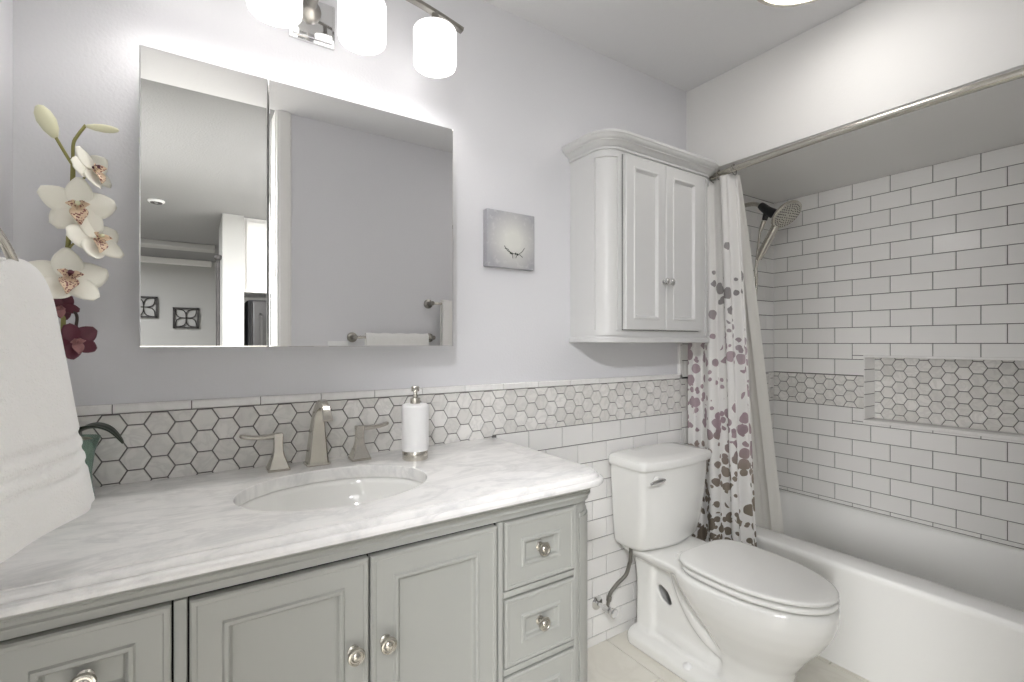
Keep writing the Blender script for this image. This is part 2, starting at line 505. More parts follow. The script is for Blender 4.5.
# back wall tiling: marble hexagons above white subway, grey grout behind
HB, HT = .9175, 1.0765               # hexagon band
HBA, HTA = .912, 1.071               # the same band on the vanity wall
TT = 1.0945                          # trim top
PA, PB = .0794, .1592
fA = lambda u, v, d: (u, -TH-d+.0, v)
fA0 = lambda u, v, d: (u, -.002-d, v)
bm = BM(); box(bm, XL, XS+.005, -.0035, .01, 0, TT-.002); box(bm, 1.93, XR, -.0035, .01, 0, ZS); struct('wall_back_grout', bm, M['grout'])
bm = BM(); hexes(bm, fA0, XL, 1.977, HBA, HTA, -.1153, 1.015, vlow=(.90, .896)); hexes(bm, fA0, 1.979, XR, HB, HT, 2.02, 1.042)
struct('wall_back_hexagons', bm, M['hex'])
bm = BM(); subway(bm, fA0, XL, .90, 0.0, .896, HBA, PA, PB, 1.042, gap=.0034); subway(bm, fA0, .90, 1.93, 0.0, HBA, HBA, PA, PB, 1.042, gap=.0034)
subway(bm, fA0, 1.932, XR, .30, HB, HB, PA, PB, XR-.08, gap=.0034)
subway(bm, fA0, 1.932, XR, HT, ZS, HT+12*PA, PA, PB, XR-.08, gap=.0034)
struct('wall_back_subway', bm, M['subway'])
# trim tiles: a thin marble pencil along the top of the wainscot, turned up beside the tub
def trimrow(bm, u0, u1, j0, pl, fn, w0, w1):
    k = math.floor((u0-j0)/pl)
    while j0+k*pl < u1:
        a, b = max(u0, j0+k*pl), min(u1, j0+(k+1)*pl)
        if b-a > .006:
            A, B = a+.0012, b-.0012
            secs = [(w0+.0012, 0), (w0+.0012, .010), (w0+.004, .0135), (w1-.004, .0135), (w1-.0005, .009), (w1-.0005, 0)]
            loft(bm, [[fn(A, w, d) for w, d in secs], [fn(B, w, d) for w, d in secs]], True, True)
        k += 1
bm = BM(); trimrow(bm, XL, 1.925, -.1585, .155*1.0, lambda u, w_, d: (u, -d, w_), HTA, TT); struct('trim_1', bm, M['trimtile'], 30)
bm = BM(); trimrow(bm, TT-.02, ZS, TT-.02, .155, lambda u, w_, d: (w_, -d, u), 1.905, 1.928); struct('trim_2', bm, M['trimtile'], 30)

# tub wall with niche
NY0, NY1, NZ0, NZ1, ND = -1.06, -.447, .852, 1.178, .115
fB = lambda u, v, d: (XR+.004-d, -u, v)      # u = distance from the corner
bm = BM()
X0 = XR+.0025
for (ya, yb, za, zb) in ((-1.60, NY0, 0, 2.1), (NY1, 0.02, 0, 2.1), (NY0, NY1, 0, NZ0), (NY0, NY1, NZ1, 2.1)):
    box(bm, X0, X0+.16, ya, yb, za, zb)
box(bm, X0+ND, X0+.16, NY0-.01, NY1+.01, NZ0-.01, NZ1+.01)
struct('wall_right', bm, M['grout'])
PAB, PLB = .07945, .1573
hole = (-NY1-.0, -NY0, NZ0, NZ1)
bm = BM()
subway(bm, fB, 0.0, 1.556, HT, ZS, ZS, PAB, PLB, .0805, holes=[hole], gap=.0032)
subway(bm, fB, 0.0, 1.556, .4225, HB, HB, PAB, PLB, .0805, holes=[hole], gap=.0032)
# stacked tiles in the niche's left return and the small tiles closing the hexagon band
for k in range(5):
    z0 = NZ0+.012+k*(NZ1-NZ0-.02)/5; z1 = NZ0+.012+(k+1)*(NZ1-NZ0-.02)/5
    tile(bm, rect(0, ND+.004, z0, z1), lambda u, v, d: (XR+u, NY1+.004-d, v), gap=.0032)
    tile(bm, [(u, v) for u, v in rect(0, ND+.004, z0, z1)], lambda u, v, d: (XR+u, NY0-.004+d, v), gap=.0032)
struct('wall_right_subway', bm, M['subway'])
bm = BM()
hexes(bm, fB, 0.0, -NY1, HB, HT, .012, 1.0265, gap=.0032)
hexes(bm, fB, -NY0, 1.556, HB, HT, .012, 1.0265, gap=.0032)
hexes(bm, lambda u, v, d: (X0+ND+.001-d, -u, v), -NY1, -NY0, NZ0, NZ1, .505, 1.158, gap=.0032)
struct('wall_right_hexagons', bm, M['hex'])
bm = BM()
box(bm, XR-.006, XR+ND+.002, NY0-.004, NY1+.004, NZ0-.002, NZ0+.012, .002)
box(bm, XR-.004, XR+ND+.002, NY0-.004, NY1+.004, NZ1-.010, NZ1+.002, .002)
struct('trim_3', bm, M['trimtile'], 30)

# door opening casing, hall beyond (seen in the mirror)
bm = BM(); panel(bm, .345, .43, 0, ZC, YF-.001, [(0, -.12), (0, .012), (.004, .016), (.075*.5, .016)]) ; bm.free()
bm = BM()
box(bm, .352, .44, -1.69, -1.56, 0, ZC)
box(bm, .358, .425, -1.566, -1.545, 0, ZC, .004)
box(bm, .372, .413, -1.566, -1.541, 0, ZC, .002)
struct('trim_4', bm, M['trim_white'])
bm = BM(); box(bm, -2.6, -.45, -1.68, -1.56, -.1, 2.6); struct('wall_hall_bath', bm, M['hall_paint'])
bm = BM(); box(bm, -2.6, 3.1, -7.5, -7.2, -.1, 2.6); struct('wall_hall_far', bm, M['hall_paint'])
bm = BM()
box(bm, -2.6, -2.45, -7.3, -2.92, -.1, 2.6); box(bm, -2.6, -2.45, -1.78, -1.6, -.1, 2.6)
box(bm, -2.6, -2.45, -2.92, -1.78, -.1, .74); box(bm, -2.6, -2.45, -2.92, -1.78, 2.16, 2.6)
struct('wall_hall_left', bm, M['hall_paint'])
bm = BM()
for a in ((-2.92, -2.87, .74, 2.16), (-1.83, -1.78, .74, 2.16), (-2.92, -1.78, .74, .80), (-2.92, -1.78, 2.10, 2.16), (-2.37, -2.33, .74, 2.16)): box(bm, -2.56, -2.50, *a)
struct('added_window_1', bm, M['trim_white'])  # unseen window frame, made up to go with the added side fill
bm = BM(); box(bm, -2.5, -.60, -3.2, -3.08, -.1, 2.6); struct('hall_light_baffle', bm, M['hall_paint'])  # unseen baffle added to keep the window fill off the far hall
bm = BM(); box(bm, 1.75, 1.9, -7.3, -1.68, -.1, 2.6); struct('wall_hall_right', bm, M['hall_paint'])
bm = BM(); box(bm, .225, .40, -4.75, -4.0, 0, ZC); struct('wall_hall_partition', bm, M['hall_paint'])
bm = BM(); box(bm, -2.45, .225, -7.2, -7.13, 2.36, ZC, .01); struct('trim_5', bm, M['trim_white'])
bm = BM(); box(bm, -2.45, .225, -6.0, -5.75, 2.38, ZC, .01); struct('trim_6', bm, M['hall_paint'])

# ------------------------------------------------------------------ bathtub
def tub():
    t = thing('bathtub', 'white alcove bathtub under the tiled wall with the niche', 'bathtub', (2.37, -.775, 0))
    x0, x1, y0, y1 = 2.0, XR-.001, YF+.003, -.008
    zr = .422
    R = []
    def ring(i0, i1, i2, i3, r, z): R.append(at(rrect(x0+i0, x1-i1, y0+i2, y1-i3, (r,)*4, 8), z))
    ring(.070, 0, 0, 0, .003, 0.0)
    ring(.068, 0, 0, 0, .003, .03)
    ring(.050, 0, 0, 0, .003, .15)
    ring(.024, 0, 0, 0, .003, .30)
    ring(.008, 0, 0, 0, .003, .375)
    ring(.001, 0, 0, 0, .004, .397)
    ring(.0, 0, 0, 0, .005, .408)
    ring(.003, 0, 0, 0, .007, .417)
    ring(.011, 0.002, 0.002, 0.002, .01, zr)
    ring(.108, .030, .06, .055, .05, zr)
    ring(.117, .036, .068, .063, .055, zr-.004)
    ring(.124, .042, .076, .070, .06, zr-.016)
    ring(.135, .055, .095, .085, .075, zr-.08)
    ring(.150, .075, .15, .11, .10, .22)
    ring(.175, .10, .22, .14, .12, .12)
    ring(.22, .14, .30, .19, .12, .085)
    ring(.30, .22, .42, .30, .08, .075)
    bm = BM(); loft(bm, R, True, True); obj('tub_shell', bm, M['tub'], t, 50)
    return t
tub()

# ------------------------------------------------------------------ vanity
CX = .285
def vanity():
    t = thing('vanity_cabinet', 'sage grey vanity with two panelled doors between columns of drawers, under the marble top', 'vanity', (CX, -.27, 0))
    yf = -.527                                     # face frame plane
    x0, x1 = XL+.012, .891
    bm = BM()
    # carcass: plan outline with quarter-round front-right corner column
    r = .070
    def plan(i):
        return rrect(x0, x1-i, yf+i, -.004, (0.004, r, .002, .004), 8)
    for a in ((x0, x1-r, yf, yf+.018, .10, .873), (x0, x1-r, -.022, -.004, .10, .873), (x0, x0+.018, yf, -.004, .10, .873), (x0, x1-r, yf, -.004, .10, .118)): box(bm, *a)
    loft(bm, [at(rrect(x1-r-.012, x1, yf, -.004, (.001, r, .002, .001), 10), z) for z in (.10, .8725)])
    obj('carcass', bm, M['cab'], t, 30)
    # rounded corner column with raised bead edges
    def arc(rr, n=14): return [(x1-r+rr*math.sin(PI/2*k/n), yf+r-rr*math.cos(PI/2*k/n)) for k in range(n+1)]
    bm = BM()
    A = [(x1-r+(r+.006)*math.sin(a), yf+r-(r+.006)*math.cos(a)) for a in [math.radians(6+78*k/12) for k in range(13)]]
    B = [(x1-r+(r-.004)*math.sin(a), yf+r-(r-.004)*math.cos(a)) for a in [math.radians(6+78*k/12) for k in range(13)]]
    ol = A+B[::-1]
    loft(bm, [at(ol, z) for z in (.14, .79)])
    # rounded head of the column
    A2 = [(x1-r+(r+.003)*math.sin(a), yf+r-(r+.003)*math.cos(a)) for a in [math.radians(10+70*k/12) for k in range(13)]]
    loft(bm, [at(A2+B[::-1], z) for z in (.789, .800)])
    obj('corner_column', bm, M['cab'], t, 30)
    # frieze mouldings under the top
    bm = BM()
    il = rrect(x0+.02, x1-.035, yf+.03, -.03, (.002, r, .002, .002), 10)
    fr = [at(rrect(x0-.002, x1+pr*.6, yf-pr, -.004, (.002, r+pr*.6, .002, .002), 10), z) for pr, z in ((.003, .829), (.009, .830), (.009, .841), (.015, .843), (.0155, .846), (.0125, .849), (.0125, .855), (.0185, .857), (.021, .860), (.0195, .863), (.027, .866), (.0335, .8705), (.0335, .8725))]
    loft(bm, fr+[at(il, .8725), at(il, .829), fr[0]], False, False)
    obj('frieze', bm, M['cab'], t, 30)
    # plinth feet
    for xx in (x0+.005, x1-.085):
        bm = BM(); box(bm, xx, xx+.07, yf+.005, yf+.075, 0, .10, .006); obj('foot', bm, M['cab'], t)
    for xx in (x0+.005, x1-.085):
        bm = BM(); box(bm, xx, xx+.07, -.09, -.02, 0, .10, .006); obj('foot', bm, M['cab'], t)
    # dark reveals behind doors and drawers
    bm = BM()
    for a, b, z0, z1 in ((-.0075, .5775, .128, .828), (.590, .802, .128, .830), (-.238, -.026, .128, .830)):
        box(bm, a, b, yf-.0012, yf+.001, z0, z1)
    obj('reveal', bm, M['dark'], t, None)
    yb = yf-.0015
    F = .019
    dprof = [(0, 0), (0, F-.003), (.003, F), (.009, F), (.011, F-.002), (.013, F-.002)]
    def dr(ix):
        return dprof+[(ix, F-.002), (ix+.003, F+.002), (ix+.008, F+.0025), (ix+.011, F), (ix+.013, F-.007), (ix+.016, F-.0095)]
    hinge_gap = .0025
    for a, b, kx in ((-.005, .2815, .252), (.2855, .571, .3135)):
        bm = BM(); panel(bm, a, b, .13, .825, yb, dr(.045)); d = obj('door', bm, M['cab'], t, 25)
        knob('knob', kx, yb-F+.002, .657, M['nickel'], d)
    def drawer(a, b, z0, z1):
        bm = BM(); panel(bm, a, b, z0, z1, yb, dr(.044)); d = obj('drawer', bm, M['cab'], t, 25)
        knob('knob', (a+b)/2, yb-F+.011, (z0+z1)/2+.0, M['nickel'], d, 1.0)
    for a, b in ((.593, .799), (-.235, -.029)):
        for k in range(4):
            drawer(a, b, .672-.1775*k, .827-.1775*k)
    # rails between the drawers
    for a, b in ((.5905, .8015), (-.2375, -.0265)):
        bm = BM(); c = -.012 if a < 0 else 0
        box(bm, a-.0125, a-.0005, yf-.014, yf+.001, .12, .829, .002); box(bm, b+.0005, b+.0105+(.008 if a < 0 else 0), yf-.014, yf+.001, .12, .829, .002)
        box(bm, a-.0125, b+.0105, yf-.006, yf+.001, .119, .130)
        for k in range(4): box(bm, a, b, yf-.016, yf+.001, .672-.1775*(k+1)+.159, .672-.1775*k-.004, .002)
        obj('face_frame', bm, M['cab'], t, 30)
    return t
vanity()

SK = (.285, -.295, .213, .163)
def countertop():
    z1, z0 = .904, .873
    x0, x1, y0, y1 = XL+.002, .918, -.572, -.0085
    r = .075
    prof = [(-.020, z0), (-.005, z0), (-.001, z0+.003), (0, z0+.009), (-.002, z0+.0135), (-.007, z0+.0162), (-.0135, z0+.0165), (-.0138, z0+.0200), (-.0150, z0+.0240), (-.0185, z0+.0272), (-.0225, z0+.0284), (-.0235, z0+.0284), (-.0240, z1-.0003), (-.0255, z1)]
    N = 8
    def ol(o):
        return rrect(x0, x1+o, y0-o, y1, (.0, r+o, .002, .0), N)
    bm = BM()
    vr = loft(bm, [at(ol(o), z) for o, z in prof], False, False)
    n = 64
    def ell(k, s, z): return (SK[0]+SK[2]*s*math.cos(2*PI*k/n), SK[1]+SK[3]*s*math.sin(2*PI*k/n), z)
    er = [[bm.verts.new(ell(k, s, z)) for k in range(n)] for s, z in ((1.012, z1), (1.004, z1-.001), (1.0, z1-.004), (1.0, z0))]
    for a, b in zip(er, er[1:]):
        for i in range(n):
            bm.faces.new((a[i], a[(i+1) % n], b[(i+1) % n], b[i]))
    bm.verts.ensure_lookup_table(); bm.edges.ensure_lookup_table()
    def loop_edges(vs_): 
        out = []
        for i in range(len(vs_)):
            e = bm.edges.get((vs_[i], vs_[(i+1) % len(vs_)]))
            if e is None: e = bm.edges.new((vs_[i], vs_[(i+1) % len(vs_)]))
            out.append(e)
        return out
    bmesh.ops.triangle_fill(bm, edges=loop_edges(vr[-1])+loop_edges(er[0]), use_beauty=True, use_dissolve=False)
    bmesh.ops.triangle_fill(bm, edges=loop_edges(vr[0])+loop_edges(er[-1]), use_beauty=True, use_dissolve=False)
    o = obj('countertop', bm, M['marble'], None, 24, origin=(CX, -.28, z0))
    tag(o, 'white and grey veined marble top with an oval sink cutout on the vanity', 'countertop')
    # undermount basin
    t = thing('sink', 'oval white sink set under the marble countertop', 'sink', (SK[0], SK[1], .74))
    bm = BM(); rings = []
    for s, z in ((1.10, .8725), (1.03, .8725), (1.0, .868), (.985, .855), (.96, .83), (.90, .80), (.78, .772), (.58, .755), (.34, .746), (.12, .742), (.10, .742)):
        rings.append([ell(k, s, z) for k in range(n)])
    loft(bm, rings, False, False)
    # outer underside
    rings = []
    for s, z in ((1.10, .8725), (1.10, .862), (1.03, .83), (.96, .79), (.82, .757), (.55, .738), (.1, .73)):
        rings.append([ell(k, s, z) for k in range(n)])
    loft(bm, rings, False, True)
    obj('basin', bm, M['porcelain'], t, 50)
    bm = BM(); lathe(bm, [(.0, .0), (.022, .0), (.024, .002), (.020, .004), (.006, .0035), (0, .0035)], (SK[0], SK[1], .742)); obj('drain', bm, M['nickel'], t)
countertop()

# ------------------------------------------------------------------ faucet
def sqloft(bm, secs, caps=True, bev=.14):
    """secs: (centre, ax, ay, hx, hy) rectangular cross-sections with small chamfers"""
    rings = []
    for c, ax, ay, hx, hy in secs:
        c, ax, ay = Vector(c), Vector(ax), Vector(ay)
        b = min(hx, hy)*bev*2
        P = [(-hx+b, -hy), (hx-b, -hy), (hx, -hy+b), (hx, hy-b), (hx-b, hy), (-hx+b, hy), (-hx, hy-b), (-hx, -hy+b)]
        rings.append([c+ax*p+ay*q for p, q in P])
    loft(bm, rings, caps, caps)
def faucet():
    z = .9045
    t = thing('faucet', 'brushed nickel widespread faucet with arched spout behind the oval sink', 'faucet', (CX, -.07, z))
    X, Y = (1, 0, 0), (0, 1, 0)
    bm = BM()
    pth = spline([(0, -.062, 0), (0, -.066, .05), (0, -.072, .10), (0, -.086, .142), (0, -.112, .168), (0, -.146, .173), (0, -.176, .158), (0, -.192, .136)], 5)
    secs = []
    N = len(pth)-1
    for i, p in enumerate(pth):
        d = (pth[min(i+1, N)]-pth[max(i-1, 0)]).normalized()
        ay = d.cross(Vector(X)); ay = -ay
        s = i/N
        hx = .0085+.0195*max(0, 1-s/.62)**1.35+.004*max(0, (s-.8)/.2)
        hy = .021*(1-s)**1.2+.005
        secs.append(((CX, p.y, z+p.z), X, ay, hx, hy))
    sqloft(bm, secs, True, .08)
    box(bm, CX-.031, CX+.031, -.088, -.037, z, z+.006, .0015)
    obj('spout', bm, M['nickel'], t, 30)
    for hx_, sg in ((.187, -1), (.400, 1)):
        bm = BM()
        secs = [((hx_, -.068, z+h), X, Y, a, a) for h, a in ((0, .027), (.005, .027), (.006, .0255), (.02, .0205), (.036, .0145), (.05, .0115), (.07, .0105), (.093, .0115), (.0955, .0105))]
        sqloft(bm, secs, True, .06)
        h = obj('handle_base', bm, M['nickel'], t, 30)
        bm = BM()
        L = [((hx_-sg*.011, -.068, z+.088), .0075, .010), ((hx_+sg*.01, -.068, z+.0885), .0072, .010), ((hx_+sg*.035, -.067, z+.0875), .0055, .0088),
             ((hx_+sg*.060, -.064, z+.089), .0048, .0085), ((hx_+sg*.076, -.061, z+.0925), .0055, .0095), ((hx_+sg*.086, -.059, z+.094), .0045, .008), ((hx_+sg*.089, -.058, z+.094), .002, .004)]
        sqloft(bm, [(c, (0, 0, 1), (0, 1, 0), a, b) for c, a, b in L], True, .3)
        obj('lever', bm, M['nickel'], h, 40)
faucet()

# ------------------------------------------------------------------ soap dispenser
def dispenser():
    x, y, z = .5366, -.150, .904
    t = thing('soap_dispenser', 'white soap dispenser with nickel base and pump on the marble top right of the faucet', 'soap dispenser', (x, y, z))
    bm = BM(); lathe(bm, [(0, 0), (.0355, 0), (.0365, .002), (.0365, .024), (.0355, .026), (0, .026)], (x, y, z), n=36); obj('base_band', bm, M['nickel'], t, 40)
    bm = BM(); lathe(bm, [(0, .026), (.0375, .026), (.0385, .03), (.0385, .15), (.0375, .155), (.034, .158), (.014, .16), (0, .16)], (x, y, z), n=36); obj('bottle', bm, M['white_plastic'], t, 40)
    bm = BM(); lathe(bm, [(0, .160), (.0145, .160), (.0145, .173), (.0135, .176), (.006, .178), (.0055, .194), (.0115, .195), (.0120, .207), (.010, .209), (0, .209)], (x, y, z), n=28); p = obj('pump', bm, M['nickel'], t, 40)
    bm = BM(); tube(bm, spline([(x-.002, y-.006, z+.202), (x-.010, y-.025, z+.2025), (x-.016, y-.040, z+.198), (x-.017, y-.043, z+.19)], 5), [.0055]*10+[.005]*6, 12); obj('nozzle', bm, M['nickel'], p, 40)
dispenser()

# ------------------------------------------------------------------ mirror cabinet
def medicine():
    x0, x1, z0, z1, yf = -.099, .664, 1.229, 1.893, -.140
    t = thing('medicine_cabinet', 'frameless mirrored medicine cabinet with two unequal doors on the wall above the sink', 'mirror cabinet', ((x0+x1)/2, 0, z0))
    bm = BM(); box(bm, x0+.004, x1-.004, yf+.020, -.001, z0+.003, z1-.003, .002); obj('cabinet_body', bm, M['cab_wall'], t)
    for a, b in ((x0, .1540), (.1568, x1)):
        bm = BM()
        panel(bm, a, b, z0, z1, yf+.018, [(0, 0), (0, .0152), (.0006, .0160), (.0025, .0164)])
        obj('mirror_door', bm, M['mirror'], t, None)
medicine()

# ------------------------------------------------------------------ vanity light
def vanity_light():
    xs = [-.045, .167, .380, .592]; cx = .2735
    ys = -.165
    t = thing('vanity_light', 'four shade nickel vanity light glowing above the mirror cabinet', 'wall lamp', (cx, 0, 2.16))
    bm = BM(); box(bm, .222, .345, -.012, 0, 2.094, 2.218, .003); box(bm, .230, .337, -.022, -.01, 2.102, 2.210, .003); obj('backplate', bm, M['chrome'], t)
    def zb(x): return 2.238-.31*(x-cx)**2
    bm = BM(); tube(bm, spline([(cx, -.018, 2.170), (cx, -.07, 2.172), (cx, -.125, 2.19), (cx, ys, zb(cx)-.006)], 8), .012, 14)
    lathe(bm, [(.030, 0), (.030, .012), (.026, .022), (.014, .030), (.011, .04)], (cx, -.02, 2.170), (0, -1, 0)); obj('arm', bm, M['nickel_dark'], t, 40)
    bm = BM(); secs = []
    for k in range(41):
        x = cx-.408+.816*k/40
        sl = -.62*(x-cx); d = Vector((1, 0, sl)).normalized(); up = Vector((-d.z, 0, d.x))
        secs.append(((x, ys, zb(x)), (0, 1, 0), up, .010, .006))
    sqloft(bm, secs, True, .1); obj('bar', bm, M['nickel_dark'], t, 30)
    for x in xs:
        bm = BM(); h = zb(x)
        lathe(bm, [(0, 2.150), (.030, 2.150), (.030, 2.166), (.026, 2.172), (.012, 2.176), (.010, h), (0, h)], (x, ys, 0), n=28)
        f = obj('socket', bm, M['nickel_dark'], t, 40)
        bm = BM()
        lathe(bm, [(.028, 2.156), (.054, 2.156), (.0605, 2.154), (.0625, 2.149), (.0625, 2.10), (.0625, 2.060), (.0605, 2.050), (.057, 2.047), (.054, 2.051), (.054, 2.140), (.028, 2.146)], (x, ys, 0), n=40, caps=False)
        ls = obj('lamp_shade', bm, M['shade'], t, 50)
        bm = BM(); lathe(bm, [(0, 2.072), (.020, 2.074), (.034, 2.079), (.040, 2.088), (.036, 2.100), (.02, 2.125), (.012, 2.148), (0, 2.149)], (x, ys, 0), n=28); obj('bulb', bm, M['bulb'], ls, 60)
vanity_light()

def ceiling_lamp():
    x, y = 1.60, -.735
    t = thing('ceiling_light', 'round flush ceiling light with a nickel rim at the top of the room', 'ceiling light', (x, y, ZC))
    bm = BM(); lathe(bm, [(.0, 0), (.165, 0), (.172, -.012), (.172, -.042), (.167, -.047), (.154, -.047), (.152, -.03), (0, -.03)], (x, y, ZC), n=64); obj('rim', bm, M['nickel'], t, 40)
    bm = BM(); lathe(bm, [(.152, -.046), (.145, -.051), (.10, -.058), (.05, -.062), (0, -.063)], (x, y, ZC), n=64, caps=False); obj('diffuser', bm, M['disc'], t, 50)
ceiling_lamp()

# ------------------------------------------------------------------ wall cabinet
def wall_cabinet():
    x0, x1, yf = 1.247, 1.893, -.200
    zb, zt = 1.262, 1.972
    t = thing('wall_cabinet', 'pale grey wall cabinet with crown moulding and two panelled doors above the toilet', 'cabinet', ((x0+x1)/2, 0, zb-.02))
    r = .066
    bm = BM()
    ol = rrect(x0, x1, yf, -.001, (r, r, .002, .002), 12)
    loft(bm, [at(ol, z) for z in (zb, zt)])
    obj('carcass', bm, M['cab_wall'], t, 30)
    # bottom board and crown
    def sweep(prof):
        bm_ = BM()
        loft(bm_, [at(rrect(x0-o, x1+o, yf-o, -.001, (r+o, r+o, .002, .002), 12), z) for o, z in prof])
        return bm_
    obj('bottom_board', sweep([(.004, 1.240), (.008, 1.243), (.008, 1.256), (.005, 1.260), (.002, 1.2625)]), M['cab_wall'], t, 30)
    obj('crown', sweep([(.000, 1.951), (.007, 1.952), (.008, 1.960), (.004, 1.9615), (.008, 1.963), (.0125, 1.969), (.020, 1.974), (.028, 1.977), (.028, 1.981), (.034, 1.983), (.040, 1.989), (.042, 1.995), (.045, 1.997), (.045, 2.004), (.041, 2.008), (.0, 2.009)]), M['cab_wall'], t, 30)
    # round corner pilasters: beads and caps around the curved corner
    for sg, cx in ((-1, x0+r), (1, x1-r)):
        bm = BM()
        def ar(rr, a0, a1, n=12): return [(cx+sg*rr*math.sin(math.radians(a0+(a1-a0)*k/n)), yf+r-rr*math.cos(math.radians(a0+(a1-a0)*k/n))) for k in range(n+1)]
        for a0, a1 in ((3, 9), (81, 87)):
            loft(bm, [at(ar(r+.006, a0, a1, 4)+ar(r-.003, a0, a1, 4)[::-1], z) for z in (zb+.012, 1.935)])
        for z0_, z1_ in ((zb+.006, zb+.024), (1.924, 1.942)):
            loft(bm, [at(ar(r+.006, 3, 87)+ar(r-.003, 3, 87)[::-1], z) for z in (z0_, z1_)])
        obj('corner_column', bm, M['cab_wall'], t, 30)
    bm = BM(); box(bm, 1.328, 1.7825, yf-.001, yf+.001, 1.287, 1.9405); obj('reveal', bm, M['dark'], t, None)
    F = .018
    pr = [(0, 0), (0, F-.003), (.003, F), (.040, F), (.043, F+.003), (.048, F+.003), (.052, F-.001), (.056, F-.008)]
    for a, b, kx in ((1.3300, 1.5525, 1.5395), (1.5550, 1.7805, 1.5695)):
        bm = BM(); panel(bm, a, b, 1.289, 1.9385, yf-.0015, pr); d = obj('door', bm, M['cab_wall'], t, 25)
        knob('knob', kx, yf-.0015-F+.001, 1.478, M['chrome'], d, .9)
wall_cabinet()

# ------------------------------------------------------------------ picture
def picture():
    x0, x1, z0, z1 = .849, 1.053, 1.507, 1.707
    t = thing('canvas_picture', 'small square grey canvas print of a twig on the wall left of the cabinet', 'picture', ((x0+x1)/2, 0, (z0+z1)/2))
    bm = BM(); box(bm, x0, x1, -.028, -.001, z0, z1, .0025); obj('canvas', bm, M['art'], t)
    bm = BM(); cx, cz = .965, 1.562
    for pts in ([(-.045, .022), (-.03, .004), (-.012, -.002), (0, -.003), (.015, -.004), (.032, .008), (.042, .022)], [(-.02, 0), (-.03, .012), (-.043, .012)], [(.02, -.004), (.034, -.012)], [(-.012, -.002), (-.008, -.02)], [(.01, -.004), (.004, -.018)]):
        tube(bm, [(cx+a, -.0285, cz+b) for a, b in pts], .0009, 6)
    for a, b in ((-.018, -.001), (-.012, -.003), (.004, -.002), (.012, -.004)):
        lathe(bm, [(0, 0), (.004, 0), (.003, .001), (0, .001)], (cx+a, -.0280, cz+b), (0, -1, 0), 10)
    obj('twig_motif', bm, M['leaf'], t, label='dark painted twig')
picture()

